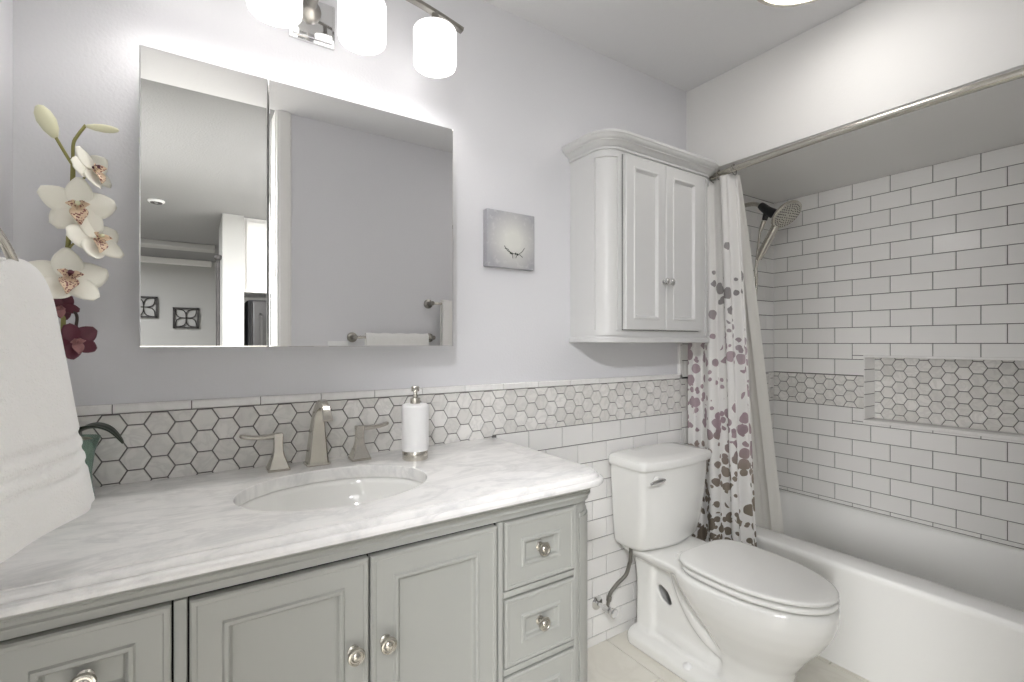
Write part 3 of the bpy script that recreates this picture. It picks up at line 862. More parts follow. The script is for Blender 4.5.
# ------------------------------------------------------------------ toilet
TX = 1.650
def egg(hw, yb, yfr, z, n=48, k=2.3, wide=.42):
    """plan outline: squarish back at yb, long round front at yfr"""
    ym = yb+(yfr-yb)*wide
    out = []
    for i in range(n):
        a = 2*PI*i/n; c, s = math.cos(a), math.sin(a)
        if s <= 0:   # front
            e = 2.0
            x = hw*math.copysign(abs(c)**(2/e), c); y = ym+(ym-yfr)*(-abs(s)**(2/e))
        else:
            e = k+1.2
            x = hw*math.copysign(abs(c)**(2/e), c); y = ym+(yb-ym)*abs(s)**(2/e)
        out.append((TX+x, y, z))
    return out
def toilet():
    t = thing('toilet', 'white two-piece toilet with closed lid between the vanity and the tub', 'toilet', (TX, -.4, 0))
    bm = BM()
    # bowl and front pedestal
    loft(bm, [egg(.112, -.42, -.655, .0), egg(.112, -.42, -.657, .03), egg(.106, -.43, -.650, .06), egg(.100, -.435, -.648, .10), egg(.103, -.425, -.660, .15), egg(.130, -.39, -.695, .205),
              egg(.160, -.345, -.738, .26), egg(.180, -.31, -.768, .31), egg(.189, -.28, -.782, .35), egg(.190, -.26, -.785, .385), egg(.188, -.26, -.783, .398), egg(.182, -.26, -.777, .403)])
    # deck under the tank
    loft(bm, [at(rrect(TX-a, TX+a, y0, y1, (.05, .05, .03, .03), 6), z) for a, y0, y1, z in ((.10, -.36, -.05, .345), (.135, -.38, -.035, .365), (.155, -.40, -.025, .385), (.160, -.40, -.022, .398), (.156, -.395, -.026, .404))])
    # rear column
    loft(bm, [at(rrect(TX-a, TX+a, y0, y1, (.025, .025, .02, .02), 5), z) for a, y0, y1, z in ((.105, -.165, -.062, .0), (.100, -.155, -.060, .1), (.096, -.150, -.058, .25), (.104, -.165, -.05, .37))])
    # base plinth
    loft(bm, [at(rrect(TX-a, TX+a, -.60, -.048, (.04, .04, .03, .03), 6), z) for a, z in ((.150, 0), (.150, .036), (.142, .048), (.122, .056))])
    # trapway
    for sgn in (-1, 1):
        tube(bm, spline([(TX+sgn*.060, -.250, .365), (TX+sgn*.064, -.270, .31), (TX+sgn*.068, -.315, .235), (TX+sgn*.066, -.375, .175), (TX+sgn*.050, -.44, .135), (TX+sgn*.02, -.52, .11)], 5), [.036]*26, 16)
        # low trapway bulge running back to the floor
        tube(bm, spline([(TX+sgn*.030, -.52, .07), (TX+sgn*.056, -.42, .075), (TX+sgn*.066, -.33, .08), (TX+sgn*.066, -.25, .085), (TX+sgn*.055, -.13, .075)], 5), [.030]*21, 14)
    # recessed web between trapway and column, with an oval opening through it
    def web(x, inner):
        o = []
        for k in range(40):
            a = 2*PI*k/40
            if inner:
                p, q = .021*math.cos(a), .040*math.sin(a); o.append((x, -.193+p*.66+q*.75, .230-p*.75+q*.66))
            else:
                m_ = max(abs(math.cos(a)), abs(math.sin(a))); o.append((x, -.25+.15*math.cos(a)/m_, .205+.165*math.sin(a)/m_))
        return o
    for a, b_ in ((TX-.078, TX-.060), (TX+.060, TX+.078)):
        wr = [web(a, False), web(a, True), web(b_, True), web(b_, False)]
        loft(bm, wr+[wr[0]], False, False)
    b = obj('bowl', bm, M['porcelain'], t, 180, mods=(('REMESH', dict(mode='VOXEL', voxel_size=.0065, use_smooth_shade=True)), ('SMOOTH', dict(factor=.5, iterations=10))))
    # seat and lid
    def pad(name, hw, yb, yfr, zs, inset_):
        bm_ = BM()
        z0, z1 = zs; h = z1-z0
        loft(bm_, [egg(hw-i, yb-i*.6, yfr+i, z0+h*f, k=2.8) for i, f in ((.006, 0), (.001, .12), (0, .35), (0, .65), (.0015, .85), (.006, .97), (.02, 1.0), (.07, 1.0+inset_))])
        return obj(name, bm_, M['seat'], t, 60)
    pad('seat', .183, -.305, -.782, (.4105, .427), 0)
    pad('lid', .182, -.293, -.780, (.4325, .4480), .12)
    for s_ in (-1, 1):
        bm = BM(); box(bm, TX+s_*.075-.018, TX+s_*.075+.018, -.312, -.262, .403, .428, .006); obj('hinge', bm, M['seat'], t)
    # tank
    def tk(hw, yfr, z, rr=.035):
        yb = -.018; bow = .022
        p = rrect(TX-hw, TX+hw, yfr+bow, yb, (rr, rr, .02, .02), 8)
        o = []
        # bowed front
        F = []
        nn = 15
        base = []
        for (x, y) in p: base.append((x, y))
        # replace straight front edge by a bow
        i0 = 8; i1 = 9
        a, b_ = base[i0], base[i1]
        mids = []
        for k in range(1, nn):
            s = k/nn; mids.append((a[0]+(b_[0]-a[0])*s, a[1]-bow*(1-(2*s-1)**2)))
        out = base[:i0+1]+mids+base[i1:]
        return at(out, z)
    bm = BM()
    loft(bm, [tk(.168, -.172, .405, .05), tk(.180, -.186, .412, .05), tk(.188, -.196, .43, .045), tk(.195, -.206, .50, .035), tk(.202, -.216, .60, .03), tk(.208, -.222, .70, .026), tk(.209, -.223, .742, .026)])
    obj('tank', bm, M['porcelain'], t, 40)
    bm = BM()
    loft(bm, [tk(.211, -.226, .7415, .026), tk(.219, -.236, .744, .026), tk(.221, -.238, .752, .026), tk(.221, -.238, .768, .026), tk(.218, -.235, .776, .026), tk(.209, -.226, .781, .024), tk(.16, -.18, .784, .02), tk(.1, -.12, .7855, .02)])
    obj('tank_lid', bm, M['porcelain'], t, 40)
    # flush lever
    lx, ly, lz = TX-.155, -.225, .708
    bm = BM(); lathe(bm, [(0, 0), (.016, 0), (.016, .005), (.010, .009), (.009, .018), (0, .018)], (lx, ly+.006, lz), (0, -1, 0), 20)
    lv = obj('flush_lever', bm, M['porcelain'], t, 40)
    bm = BM(); tube(bm, spline([(lx+.03, ly-.013, lz+.001), (lx+.01, ly-.016, lz+.003), (lx-.02, ly-.016, lz+.001), (lx-.052, ly-.013, lz-.004)], 5), [.004, .005, .006, .007, .008, .009, .0095, .009, .0085, .008, .0075, .007, .0065, .006, .0055, .004], 12)
    obj('lever_arm', bm, M['chrome'], lv, 40)
    # floor bolt caps
    for s_ in (-1, 1):
        bm = BM(); lathe(bm, [(0, 0), (.017, 0), (.016, .008), (.011, .014), (0, .017)], (TX+s_*.132, -.345, .046), n=20); obj('bolt_cap', bm, M['white_plastic'], t, 50)
    return t
toilet()

def supply():
    t = thing('water_valve', 'chrome shutoff valve on the tiled wall under the toilet tank', 'valve', (1.385, 0, .175))
    x, z = 1.385, .172
    bm = BM(); lathe(bm, [(.028, .002), (.028, .005), (.012, .010), (.009, .012), (.009, .045), (.014, .046), (.014, .075), (.010, .078), (0, .078)], (x, -.004, z), (0, -1, 0), 24); obj('valve_body', bm, M['chrome'], t, 40)
    bm = BM(); lathe(bm, [(0, 0), (.008, 0), (.008, .012), (.018, .014), (.020, .018), (.020, .026), (.016, .029), (0, .029)], (x, -.080, z), (0, -1, 0), 8); obj('valve_handle', bm, M['chrome'], t, 30)
    bm = BM(); lathe(bm, [(0, .0), (.007, .0), (.007, .022), (.0105, .023), (.0105, .040), (.0075, .042), (0, .042)], (x+.006, -.062, z+.006), (.25, 0, 1), 10); obj('coupling', bm, M['nickel_dark'], t, 40)
    bm = BM(); tube(bm, spline([(x+.012, -.062, z+.036), (x+.022, -.064, z+.06), (x+.055, -.070, z+.09), (1.477, -.080, z+.12), (1.489, -.088, z+.165), (1.490, -.092, .35), (1.490, -.095, .415)], 8), .0078, 12); obj('supply_hose', bm, M['braid'], t, 60)
supply()

# ------------------------------------------------------------------ shower rod, rings, curtain, liner
ZR = 1.975
RODP = spline([(1.955, -.003, ZR), (1.935, -.09, ZR), (1.917, -.20, ZR), (1.895, -.40, ZR), (1.878, -.72, ZR), (1.884, -1.10, ZR), (1.915, -1.42, ZR), (1.945, YF+.003, ZR)], 10)
def rod():
    t = thing('shower_rod', 'curved nickel shower rod running under the soffit across the tub', 'curtain rod', (1.955, 0, ZR))
    bm = BM(); tube(bm, RODP, .0125, 16); obj('rod', bm, M['nickel'], t, 60)
    for y, d in ((-.001, -1), (YF+.001, 1)):
        bm = BM(); x = 1.955 if d < 0 else 1.945
        lathe(bm, [(0, 0), (.034, 0), (.034, .006), (.024, .014), (.019, .028), (0, .028)], (x, y, ZR), (0, d, 0), 28); obj('end_flange', bm, M['nickel'], t, 40)
rod()
def rod_at(y):
    for a, b in zip(RODP, RODP[1:]):
        if b.y <= y <= a.y: return a.lerp(b, (a.y-y)/max(1e-9, a.y-b.y))
    return RODP[0]
RINGY = [-.045, -.075, -.105, -.140, -.175, -.210, -.285]
for i, y in enumerate(RINGY):
    c = rod_at(y); bm = BM()
    pts = [(c.x+.018*math.sin(2*PI*k/24), y+.004*math.cos(2*PI*k/24), c.z-.006+.021*math.cos(2*PI*k/24)) for k in range(25)]
    tube(bm, pts, .0016, 8)
    for k in (0, 6, 12, 18): pass
    lathe(bm, [(0, -.004), (.004, -.002), (.004, .002), (0, .004)], (c.x, y, c.z+.0165), (1, 0, 0), 10)
    o = obj('curtain_ring', bm, M['nickel_dark'], None, 60, origin=(c.x, y, c.z))
    tag(o, 'metal ring holding the leaf printed curtain on the shower rod', 'curtain ring', 'curtain rings on the shower rod')

def cloth(name, mat, top, bot, zt, zb, amp_t, amp_b, folds, ph, label, cat, nu=150, nv=70, thick=.0012, width=1.3):
    """cloth hung between plan curves top and bot (lists of x,y), with pleats"""
    T = spline([(x, y, 0) for x, y in top], 10); B = spline([(x, y, 0) for x, y in bot], 10)
    def sample(C, s):
        f = s*(len(C)-1); i = min(int(f), len(C)-2); return C[i].lerp(C[i+1], f-i)
    bm = BM(); uvl = bm.loops.layers.uv.new('UVMap'); grid = []
    for j in range(nv+1):
        v = j/nv; z = zt+(zb-zt)*v
        row = []
        for i in range(nu+1):
            s = i/nu
            p = sample(T, s).lerp(sample(B, s), v**.9)
            q = sample(T, min(1, s+.01)).lerp(sample(B, min(1, s+.01)), v**.9)
            q0 = sample(T, max(0, s-.01)).lerp(sample(B, max(0, s-.01)), v**.9)
            d = (q-q0); d.normalize(); nrm = Vector((-d.y, d.x, 0))
            a = amp_t+(amp_b-amp_t)*v
            wv = math.sin(2*PI*(folds*s+.25*math.sin(3.1*s+ph))+ph)+.35*math.sin(2*PI*(folds*2.3*s)+ph*2+v*1.2)
            env = 1-.6*max(0, (s-.86)/.14)
            p = p+nrm*(a*wv*env)+d*(.25*a*math.sin(4*PI*folds*s+ph))
            row.append((bm.verts.new((p.x, p.y, z)), s*width, z))
        grid.append(row)
    for j in range(nv):
        for i in range(nu):
            q = (grid[j][i], grid[j][i+1], grid[j+1][i+1], grid[j+1][i])
            f = bm.faces.new([a[0] for a in q])
            for lp, a in zip(f.loops, q): lp[uvl].uv = (a[1], a[2])
    o = obj(name, bm, mat, None, 80, origin=(top[0][0], top[0][1], zb), mods=(('SOLIDIFY', dict(thickness=thick, offset=0)),))
    tag(o, label, cat); return o
cloth('shower_curtain', M['curtain'], [(1.937, -.035), (1.925, -.10), (1.915, -.17), (1.908, -.24), (1.928, -.290)], [(1.912, -.040), (1.932, -.11), (1.952, -.20), (1.970, -.28), (1.980, -.355)], 1.958, .10, .014, .021, 3.4, .6,
      'white shower curtain printed with mauve and olive leaves, bunched outside the tub', 'shower curtain', width=.52)
cloth('curtain_liner', M['liner'], [(1.955, -.040), (1.945, -.10), (1.940, -.17), (1.936, -.24), (1.938, -.292)], [(2.180, -.115), (2.190, -.17), (2.198, -.23), (2.206, -.29), (2.212, -.352)], 1.956, .24, .007, .012, 3.2, 2.1,
      'plain cream shower liner hanging inside the tub behind the printed curtain', 'shower liner', nu=100, nv=50)

# ------------------------------------------------------------------ shower head
def shower():
    hc = Vector((2.37, -.265, 1.855)); n = Vector((-.12, -.68, -.72)).normalized()
    t = thing('handheld_shower', 'nickel shower head with handheld wand and hose on the tiled end wall', 'shower head', (2.37, 0, 1.955))
    bm = BM(); lathe(bm, [(0, 0), (.034, 0), (.033, .005), (.014, .014), (.011, .018)], (2.37, -.006, 1.945), (0, -1, 0), 24)
    tube(bm, spline([(2.37, -.012, 1.945), (2.37, -.06, 1.948), (2.37, -.110, 1.942), (2.37, -.145, 1.922)], 6), .0105, 14); obj('shower_arm', bm, M['nickel'], t, 50)
    bm = BM(); tube(bm, [(2.37, -.140, 1.928), (2.37, -.150, 1.918), (2.37, -.175, 1.893), (2.37, -.20, 1.875), (2.37, -.225, 1.868)], [.017, .020, .022, .024, .018], 16)
    tube(bm, [(2.37, -.175, 1.895), (2.37, -.165, 1.868), (2.372, -.158, 1.850)], [.017, .014, .012], 14); obj('diverter', bm, M['black_plastic'], t, 40)
    hd = Vector((0, .50, -.866))
    bm = BM(); lathe(bm, [(0, -.030), (.020, -.030), (.026, -.025), (.055, -.015), (.070, -.009), (.075, -.004), (.075, .004), (.072, .007), (.0, .007)], hc, n, 48)
    hnd = obj('head', bm, M['nickel'], t, 40)
    bm = BM(); lathe(bm, [(0, .007), (.066, .007), (.066, .0085), (0, .0085)], hc, n, 40)
    obj('nozzle_plate', bm, M['rubber'], hnd, 40); bm = BM()
    a, b = frame_of(n)
    for rr, k in ((.015, 6), (.028, 12), (.040, 18), (.051, 24), (.061, 30)):
        for i in range(k):
            q = hc+(a*math.cos(2*PI*i/k)+b*math.sin(2*PI*i/k))*rr
            lathe(bm, [(.0028, .0085), (.002, .0115), (0, .0115)], q, n, 6)
    obj('nozzles', bm, M['iron'], hnd, 40, label='dark rubber nozzles')
    s0 = hc+Vector((0, .045, -.046))-n*.006; e = s0+hd*.175
    bm = BM(); tube(bm, [s0, s0+hd*.03, s0+hd*.08, s0+hd*.13, e], [.019, .018, .0175, .019, .015], 16); obj('wand_handle', bm, M['nickel'], t, 50)
    bm = BM(); d0 = Vector((2.372, -.156, 1.848))
    tube(bm, [d0, d0+Vector((0, .012, -.03)), d0+Vector((0, .02, -.05))], [.011, .010, .008], 12)
    tube(bm, spline([e, e+Vector((0, .01, -.05)), e+Vector((0.0, .015, -.18)), (2.37, -.05, 1.25), (2.368, -.045, 1.05), (2.366, -.058, 1.02), (2.364, -.075, 1.05), (2.36, -.09, 1.25), (2.366, -.115, 1.6), d0+Vector((0, .02, -.05))], 10), .0058, 10); obj('hose', bm, M['nickel'], t, 60)
shower()

# ------------------------------------------------------------------ towel ring, hanging towel
def ring_towel():
    zc, r, xr, yc = 1.268, .125, -.192, -.680
    t = thing('towel_ring', 'nickel towel ring on the left wall holding the big white towel', 'towel ring', (XL, yc, zc+r))
    bm = BM(); tube(bm, [(xr-.2*(yc+r-(yc+r*math.sin(2*PI*k/48))), yc+r*math.sin(2*PI*k/48), zc+r*math.cos(2*PI*k/48)) for k in range(49)], .0055, 12); obj('ring', bm, M['nickel'], t, 60)
    bm = BM(); lathe(bm, [(0, 0), (.026, 0), (.026, .006), (.012, .012), (.009, .02), (.009, .098), (.013, .102), (.013, .120), (0, .120)], (XL, yc, zc+r), (1, 0, 0), 24); obj('post', bm, M['nickel'], t, 40)
    # towel through the ring
    # far (visible) edge and near edge by height
    cen = [(1.352, -.535, -.600, -.196, .012), (1.350, -.525, -.625, -.197, .030), (1.342, -.515, -.655, -.197, .048), (1.325, -.508, -.685, -.193, .056), (1.295, -.500, -.70, -.186, .056), (1.25, -.485, -.71, -.177, .052), (1.19, -.474, -.72, -.166, .048), (1.12, -.465, -.73, -.154, .044), (1.05, -.457, -.74, -.142, .041), (1.00, -.451, -.745, -.134, .037), (.984, -.450, -.745, -.132, .035)]
    lev = [(z_, a_, b_, c_+d_*.5, d_) for z_, a_, b_, c_, d_ in cen]
    P = spline([(a[1], a[2], a[0]) for a in lev], 22); Q = spline([(a[3], a[4], a[0]) for a in lev], 22)
    n = 96; rings = []
    for p, q in zip(P, Q):
        yf_, yn, z = p; xf, th = q.x, q.y
        drop = 1-max(0, min(1, (1.3-z)/.3))
        row = []
        for k in range(n):
            a = 2*PI*k/n; c, s = math.cos(a), math.sin(a)
            e = .42
            u = math.copysign(abs(c)**e, c)      # along the width  (+1 far edge)
            v = math.copysign(abs(s)**.75, s)      # thickness (+1 room side)
            y = (yf_+yn)/2+(yf_-yn)/2*u
            xm = xf-.266*(yf_-y)                   # plane leans to the wall towards the near edge
            fold = .006*math.sin(26*y+1.2*z*3)+.004*math.sin(47*y+2)
            x = xm-th*.5+th*.5*v+fold*(1 if v > 0 else .3)*(.4+.6*(1-drop))
            zz = z
            if z > 1.30: zz = z-.035*((u-.1)**2)*(z-1.30)/.05*.5
            # raised dobby bands
            for zb_ in (1.098, 1.074, 1.050):
                x -= .0045*v*math.exp(-((z-zb_)/.0055)**4)
            if z < .995: zz = z+.006*math.sin(9*y+.4)
            row.append((x, y, zz))
        rings.append(row)
    bm = BM(); loft(bm, rings, True, True)
    o = obj('hand_towel', bm, M['towel'], None, 70, origin=(-.2, yc, .98), mods=(('SUBSURF', dict(levels=1, render_levels=1)),))
    tag(o, 'thick white terry towel hanging from the ring at the left edge over the countertop', 'towel')
ring_towel()

# ------------------------------------------------------------------ orchid arrangement
def orchid():
    vx, vy, vz = -.215, -.105, .904
    t = thing('orchid_arrangement', 'green glass vase of white and maroon orchids on the countertop by the left wall', 'flower arrangement', (vx, vy, vz))
    bm = BM()
    lathe(bm, [(0, .0), (.036, .0), (.038, .004), (.034, .03), (.033, .06), (.038, .10), (.047, .130), (.0475, .132), (.0455, .131), (.036, .10), (.031, .06), (.031, .03), (.030, .010), (0, .010)], (vx, vy, vz), n=36); obj('vase', bm, M['glass'], t, 60)
    bm = BM(); lathe(bm, [(0, .085), (.032, .085), (.038, .108), (.041, .122), (.03, .130), (.012, .134), (0, .134)], (vx, vy, vz), n=24); obj('pebbles', bm, M['pebble'], t, 40)
    def P(x, z, y=-.12): return Vector((x, y, z))
    bm = BM()
    tube(bm, spline([(vx, vy, vz+.02), (-.222, -.11, 1.10), (-.226, -.118, 1.25), (-.222, -.12, 1.38), (-.216, -.12, 1.48), (-.211, -.12, 1.58), (-.2105, -.12, 1.625)], 8), .0042, 10); st = obj('stem', bm, M['stem'], t, 60)
    bm = BM(); tube(bm, spline([(-.2105, -.12, 1.61), (-.222, -.12, 1.632), (-.238, -.12, 1.665)], 6), [.003]*13, 8); obj('side_stem', bm, M['stem'], t, 60); bm = BM()
    tube(bm, spline([(-.2105, -.12, 1.615), (-.210, -.12, 1.655), (-.203, -.12, 1.675), (-.190, -.122, 1.699)], 6), [.003]*19, 8); obj('side_stem', bm, M['stem'], t, 60); bm = BM()
    tube(bm, spline([(-.219, -.12, 1.43), (-.208, -.13, 1.445), (-.188, -.135, 1.455)], 6), .0022, 8); obj('side_stem', bm, M['stem'], t, 60); bm = BM()
    tube(bm, spline([(-.213, -.12, 1.555), (-.198, -.12, 1.58), (-.182, -.125, 1.60)], 6), .0022, 8); obj('side_stem', bm, M['stem'], t, 60)
    def bud(a, b, r):
        a, b = Vector(a), Vector(b); bm_ = BM(); L = (b-a).length
        lathe(bm_, [(0, 0), (r*.35, L*.05), (r*.8, L*.28), (r, L*.55), (r*.85, L*.78), (r*.45, L*.95), (0, L)], a, b-a, 16); obj('bud', bm_, M['bud'], t, 60)
    bud((-.237, -.12, 1.660), (-.262, -.125, 1.722), .0165)
    bud((-.192, -.122, 1.697), (-.134, -.125, 1.700), .0085)
    def petal_bm(bm_, o, ax, side, nrm, L, W, curl, cup, tip=.6, twist=0):
        rows = []
        for j in range(11):
            s = j/10; wd = W*(math.sin(PI*min(1, s*.90+.07)**.95))**.62 if j < 10 else W*.30
            if j == 0: wd = W*.18
            row = []
            for i in range(9):
                v = -1+i/4
                p = o+ax*(L*s)+side*(wd*v)+nrm*(curl*L*s*s-cup*W*(v*v-.3)*s+.03*W*math.sin(5*s+3*v))
                row.append(bm_.verts.new(p))
            rows.append(row)
        for a, b in zip(rows, rows[1:]):
            for i in range(8): bm_.faces.new((a[i], a[i+1], b[i+1], b[i]))
    def blossom(c, nrm, up, size, mp, ml, sizes=None, roll=0, mlip2=None):
        c, nrm, up = Vector(c), Vector(nrm).normalized(), Vector(up)
        rt = up.cross(nrm).normalized(); up = nrm.cross(rt).normalized()
        bl = None
        angs = [90, 18, 162, -52, -128]
        for q, ang in enumerate(angs):
            a = math.radians(ang+roll)
            ax = rt*math.cos(a)+up*math.sin(a); side = nrm.cross(ax)
            bm_ = BM()
            petal_bm(bm_, c-nrm*.002*(q % 3), ax, side, nrm, size*(1.0 if q in (1, 2) else .95), size*(.46 if q in (1, 2) else .38)*random.uniform(.9, 1.1), .30*random.uniform(-.3, 1.2), .35*random.uniform(.3, 1))
            md = (('SOLIDIFY', dict(thickness=.0011, offset=0)),)
            if bl is None: bl = obj('blossom', bm_, mp, t, 80, mods=md)
            else: obj('petal', bm_, mp, bl, 80, mods=md)
        # lip: tongue and two side lobes, plus column
        bm_ = BM()
        petal_bm(bm_, c+nrm*.004-up*.002, (-up*.75+nrm*.65).normalized(), rt, (nrm*.75+up*.65).normalized(), size*.55, size*.24, -.5, -.7)
        for s_ in (-1, 1): petal_bm(bm_, c+nrm*.004, (rt*s_*.55+nrm*.8).normalized(), up, rt*s_*-1, size*.36, size*.16, -.2, -.6)
        obj('lip', bm_, ml, bl, 80, mods=(('SOLIDIFY', dict(thickness=.0012, offset=0)),))
        bm_ = BM(); tube(bm_, spline([c+nrm*.002+up*.003, c+nrm*size*.18+up*size*.08, c+nrm*size*.33+up*size*.02], 5), [size*.06]*8+[size*.075, size*.07, size*.03], 10)
        obj('column', bm_, mlip2 or M['bud'], bl, 60)
    def mk_lip():
        tt = NT('spotted_lip'); co = tt.coord()
        vo = tt.n('ShaderNodeTexVoronoi', i_Scale=230.0); tt.l(co, vo.inputs[0])
        nz = tt.n('ShaderNodeTexNoise', i_Scale=70.0); tt.l(co, nz.inputs[0])
        k = tt.math('MULTIPLY', tt.math('LESS_THAN', vo.outputs[0], .45), tt.math('GREATER_THAN', nz.outputs[0], .45))
        tt.l(tt.mix(k, rgb(228, 205, 178), rgb(128, 70, 68)), tt.b.inputs[0]); tt.b.inputs['Roughness'].default_value = .5
        return tt.m
    ML = mk_lip()
    mv = simple('maroon_lip', rgb(170, 120, 120), .5, var=.5)
    blossom((-.178, -.128, 1.606), (.75, -.55, .25), (.15, -.2, 1), .050, M['petal'], ML, roll=20, mlip2=M['maroon'])
    blossom((-.200, -.135, 1.522), (.12, -1, .08), (-.1, 0, 1), .062, M['petal'], ML, roll=-8)
    blossom((-.170, -.135, 1.458), (.62, -.75, .30), (.25, 0, 1), .056, M['petal'], ML, roll=25)
    blossom((-.212, -.150, 1.372), (.25, -.85, .35), (.1, .2, 1), .066, M['petal'], ML, roll=10, mlip2=M['maroon'])
    bm = BM(); tube(bm, spline([(-.222, -.118, 1.34), (-.214, -.125, 1.315), (-.203, -.13, 1.295), (-.204, -.13, 1.27), (-.200, -.132, 1.255)], 6), .0028, 8); obj('side_stem', bm, M['stem_dark'], t, 60)
    blossom((-.203, -.138, 1.242), (.35, -.9, -.05), (-.15, 0, 1), .040, M['maroon'], mv, roll=15, mlip2=mv)
    blossom((-.226, -.130, 1.312), (-.1, -.9, -.3), (0, 0, 1), .030, M['maroon'], mv, roll=40, mlip2=mv)
    # leaves arching out of the vase
    for pts, wd in ([[(vx+.005, vy, 1.02), (vx+.012, vy-.005, 1.046), (vx+.035, vy-.01, 1.056), (vx+.062, vy-.015, 1.046), (vx+.086, vy-.018, 1.018)], .024], [[(vx, vy, 1.03), (vx-.02, vy-.01, 1.075), (vx-.05, vy-.02, 1.09)], .011]):
        C = spline(pts, 8); bm = BM(); rows = []
        for i, p in enumerate(C):
            s = i/(len(C)-1); d = (C[min(i+1, len(C)-1)]-C[max(i-1, 0)]).normalized(); sd = d.cross(Vector((0, 0, 1))).normalized(); nn = sd.cross(d)
            ww = wd*(math.sin(PI*(.12+.86*s))**.6)
            rows.append([bm.verts.new(p+sd*ww*v+nn*ww*.35*abs(v)) for v in (-1, -.5, 0, .5, 1)])
        for a, b in zip(rows, rows[1:]):
            for i in range(4): bm.faces.new((a[i], a[i+1], b[i+1], b[i]))
        obj('leaf', bm, M['leaf'], t, 80, mods=(('SOLIDIFY', dict(thickness=.0015, offset=0)),))
orchid()

# ------------------------------------------------------------------ front wall (seen in the mirror)
def towel_bar(x0, x1, z, label, grp='towel bars on the wall opposite the mirror'):
    t = thing('towel_bar', label, 'towel bar', ((x0+x1)/2, YF, z), grp)
    bm = BM(); tube(bm, [(x0-.008, YF+.062, z), (x1+.008, YF+.062, z)], .008, 14); obj('bar', bm, M['nickel'], t, 60)
    for x in (x0, x1):
        bm = BM(); lathe(bm, [(0, .0), (.028, 0), (.028, .006), (.014, .012), (.010, .02), (.010, .052), (.013, .055), (.013, .070), (0, .072)], (x, YF+.001, z), (0, 1, 0), 24); obj('bracket', bm, M['nickel_dark'], t, 40)
def folded_towel(x0, x1, z, drop, label):
    """towel folded over a bar"""
    yb = YF+.062
    sec = []
    for k in range(13):
        a = PI*k/12; sec.append((yb+.021*math.cos(a), z+.005+.019*math.sin(a)))
    sec = [(yb+.026, z-drop), (yb+.024, z-drop*.5)]+sec+[(yb-.024, z-drop*.45), (yb-.026, z-drop*.85), (yb-.012, z-drop*.86), (yb-.0115, z-.012), (yb, z-.0085+.0), (yb+.0115, z-.012), (yb+.012, z-drop)]
    bm = BM(); n = 24
    loft(bm, [[(x0+(x1-x0)*i/n, y+.0015*math.sin(9*i), zz+(.002*math.sin(i*1.1))) for y, zz in sec] for i in range(n+1)])
    o = obj('folded_towel', bm, M['towel'], None, 50, origin=((x0+x1)/2, yb, z-drop)); tag(o, label, 'towel')
towel_bar(.742, 1.206, 1.272, 'longer lower nickel towel bar on the opposite wall, reflected in the mirror')
towel_bar(1.200, 1.62, 1.479, 'higher nickel towel bar on the opposite wall, partly reflected at the mirror edge')
folded_towel(.80, 1.168, 1.272, .34, 'white towel folded wide over the lower bar, reflected in the mirror')
folded_towel(1.262, 1.56, 1.479, .42, 'white towel on the upper bar, reflected at the right mirror edge')
t = thing('light_switch', 'white switch plate on the opposite wall, at the mirror bottom edge', 'light switch', (.665, YF, 1.19))
bm = BM(); box(bm, .61, .72, YF+.0005, YF+.007, 1.135, 1.250, .002); obj('plate', bm, M['white_plastic'], t)
for x in (.643, .687):
    bm = BM(); box(bm, x-.016, x+.016, YF+.006, YF+.012, 1.16, 1.225, .002); obj('rocker', bm, M['white_plastic'], t)

# ------------------------------------------------------------------ hall things
def decor(x0, x1, z0, z1, label):
    y = -7.195; t = thing('wall_decor', label, 'wall decor', ((x0+x1)/2, -7.2, (z0+z1)/2), 'square iron wall decor in the hall')
    bm = BM(); e = .022
    for a, b, c, d in ((x0, x1, z0, z0+e), (x0, x1, z1-e, z1), (x0, x0+e, z0, z1), (x1-e, x1, z0, z1)): box(bm, a, b, y, y+.03, c, d)
    obj('square_frame', bm, M['iron'], t)
    bm = BM(); cx, cz, h = (x0+x1)/2, (z0+z1)/2, (x1-x0)/2-.02
    for q in range(4):
        a0 = PI/4+PI/2*q
        for sg in (-1, 1):
            pts = [(cx+h*1.3*s*math.cos(a0)+sg*.055*math.sin(PI*s)*math.sin(a0), y+.015, cz+h*1.3*s*math.sin(a0)-sg*.055*math.sin(PI*s)*math.cos(a0)) for s in [k/8 for k in range(9)]]
            tube(bm, pts, .007, 6)
    obj('scroll_work', bm, M['iron'], t, 60)
decor(-.243, .068, 1.455, 1.752, 'whole square black scrollwork decor, the right one reflected in the mirror')
decor(-.735, -.415, 1.595, 1.890, 'square black scrollwork decor cut by the left mirror edge')
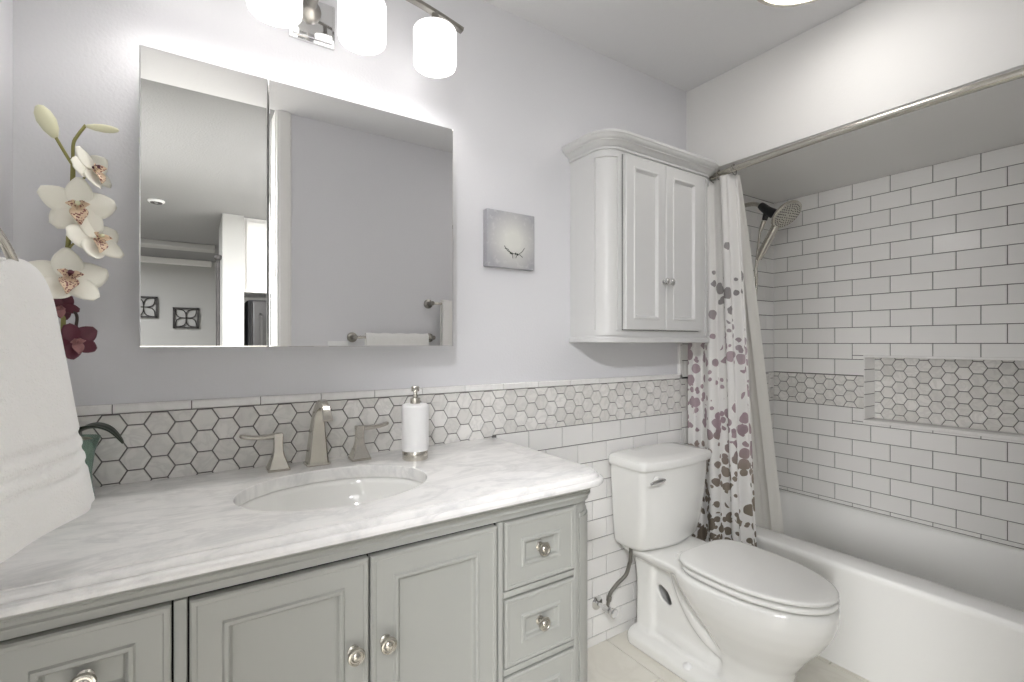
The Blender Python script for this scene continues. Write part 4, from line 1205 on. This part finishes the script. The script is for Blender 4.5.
def fridge():
    t = thing('refrigerator', 'dark steel refrigerator reflected in the lower part of the mirror', 'refrigerator', (.83, -4.4, 0))
    bm = BM(); box(bm, .44, 1.24, -4.72, -4.10, .02, 1.66, .01); obj('fridge_body', bm, M['black_plastic'], t)
    bm = BM(); box(bm, .475, 1.235, -4.10, -4.03, .62, 1.645, .015); d = obj('door', bm, M['steel'], t)
    bm = BM(); box(bm, .475, 1.235, -4.10, -4.03, .04, .60, .015); obj('freezer_drawer', bm, M['steel'], t)
    bm = BM(); tube(bm, [(.54, -4.03, .8), (.54, -3.98, .82), (.54, -3.98, 1.5), (.54, -4.03, 1.52)], .012, 10); obj('handle', bm, M['steel'], d)
fridge()
t = thing('refrigerator_cabinet', 'white cupboard above the refrigerator, reflected in the mirror', 'cabinet', (.83, -4.4, 1.73))
bm = BM(); box(bm, .402, 1.27, -4.72, -4.06, 1.73, ZC-.002); obj('carcass', bm, M['trim_white'], t)
for a, b in ((.425, .83), (.84, 1.245)):
    bm = BM()
    loft(bm, [[(x0_, -4.06+p, z0_), (x1_, -4.06+p, z0_), (x1_, -4.06+p, z1_), (x0_, -4.06+p, z1_)] for x0_, x1_, z0_, z1_, p in ((a, b, 1.75, 2.40, 0), (a, b, 1.75, 2.40, .02), (a+.05, b-.05, 1.80, 2.35, .02), (a+.06, b-.06, 1.81, 2.34, .012))]); obj('door', bm, M['trim_white'], t)
bm = BM(); tube(bm, [(.190, -4.02, 0.0), (.190, -4.02, 2.0)], .018, 10); lathe(bm, [(0, 0), (.06, 0), (.06, .015), (.015, .02), (0, .02)], (.190, -4.02, 0)); lathe(bm, [(.012, 0), (.03, .02), (.03, .05), (0, .06)], (.190, -4.02, 2.0))
o = obj('dark_pole', bm, M['iron'], None, 40, origin=(.190, -4.02, 0)); tag(o, 'thin black pole at the hall partition edge, reflected in the mirror', 'pole')
t = thing('smoke_detector', 'small round detector on the hall ceiling, reflected in the mirror', 'smoke detector', (-.26, -3.85, ZC))
bm = BM(); lathe(bm, [(0, 0), (.06, 0), (.06, -.010), (.05, -.018), (0, -.02)], (-.26, -3.85, ZC), n=28); obj('housing', bm, M['white_plastic'], t, 40)
bm = BM(); lathe(bm, [(.045, -.0175), (.04, -.024), (.02, -.024), (.018, -.019)], (-.26, -3.85, ZC), n=28, caps=False); obj('grille', bm, M['iron'], t, 40)
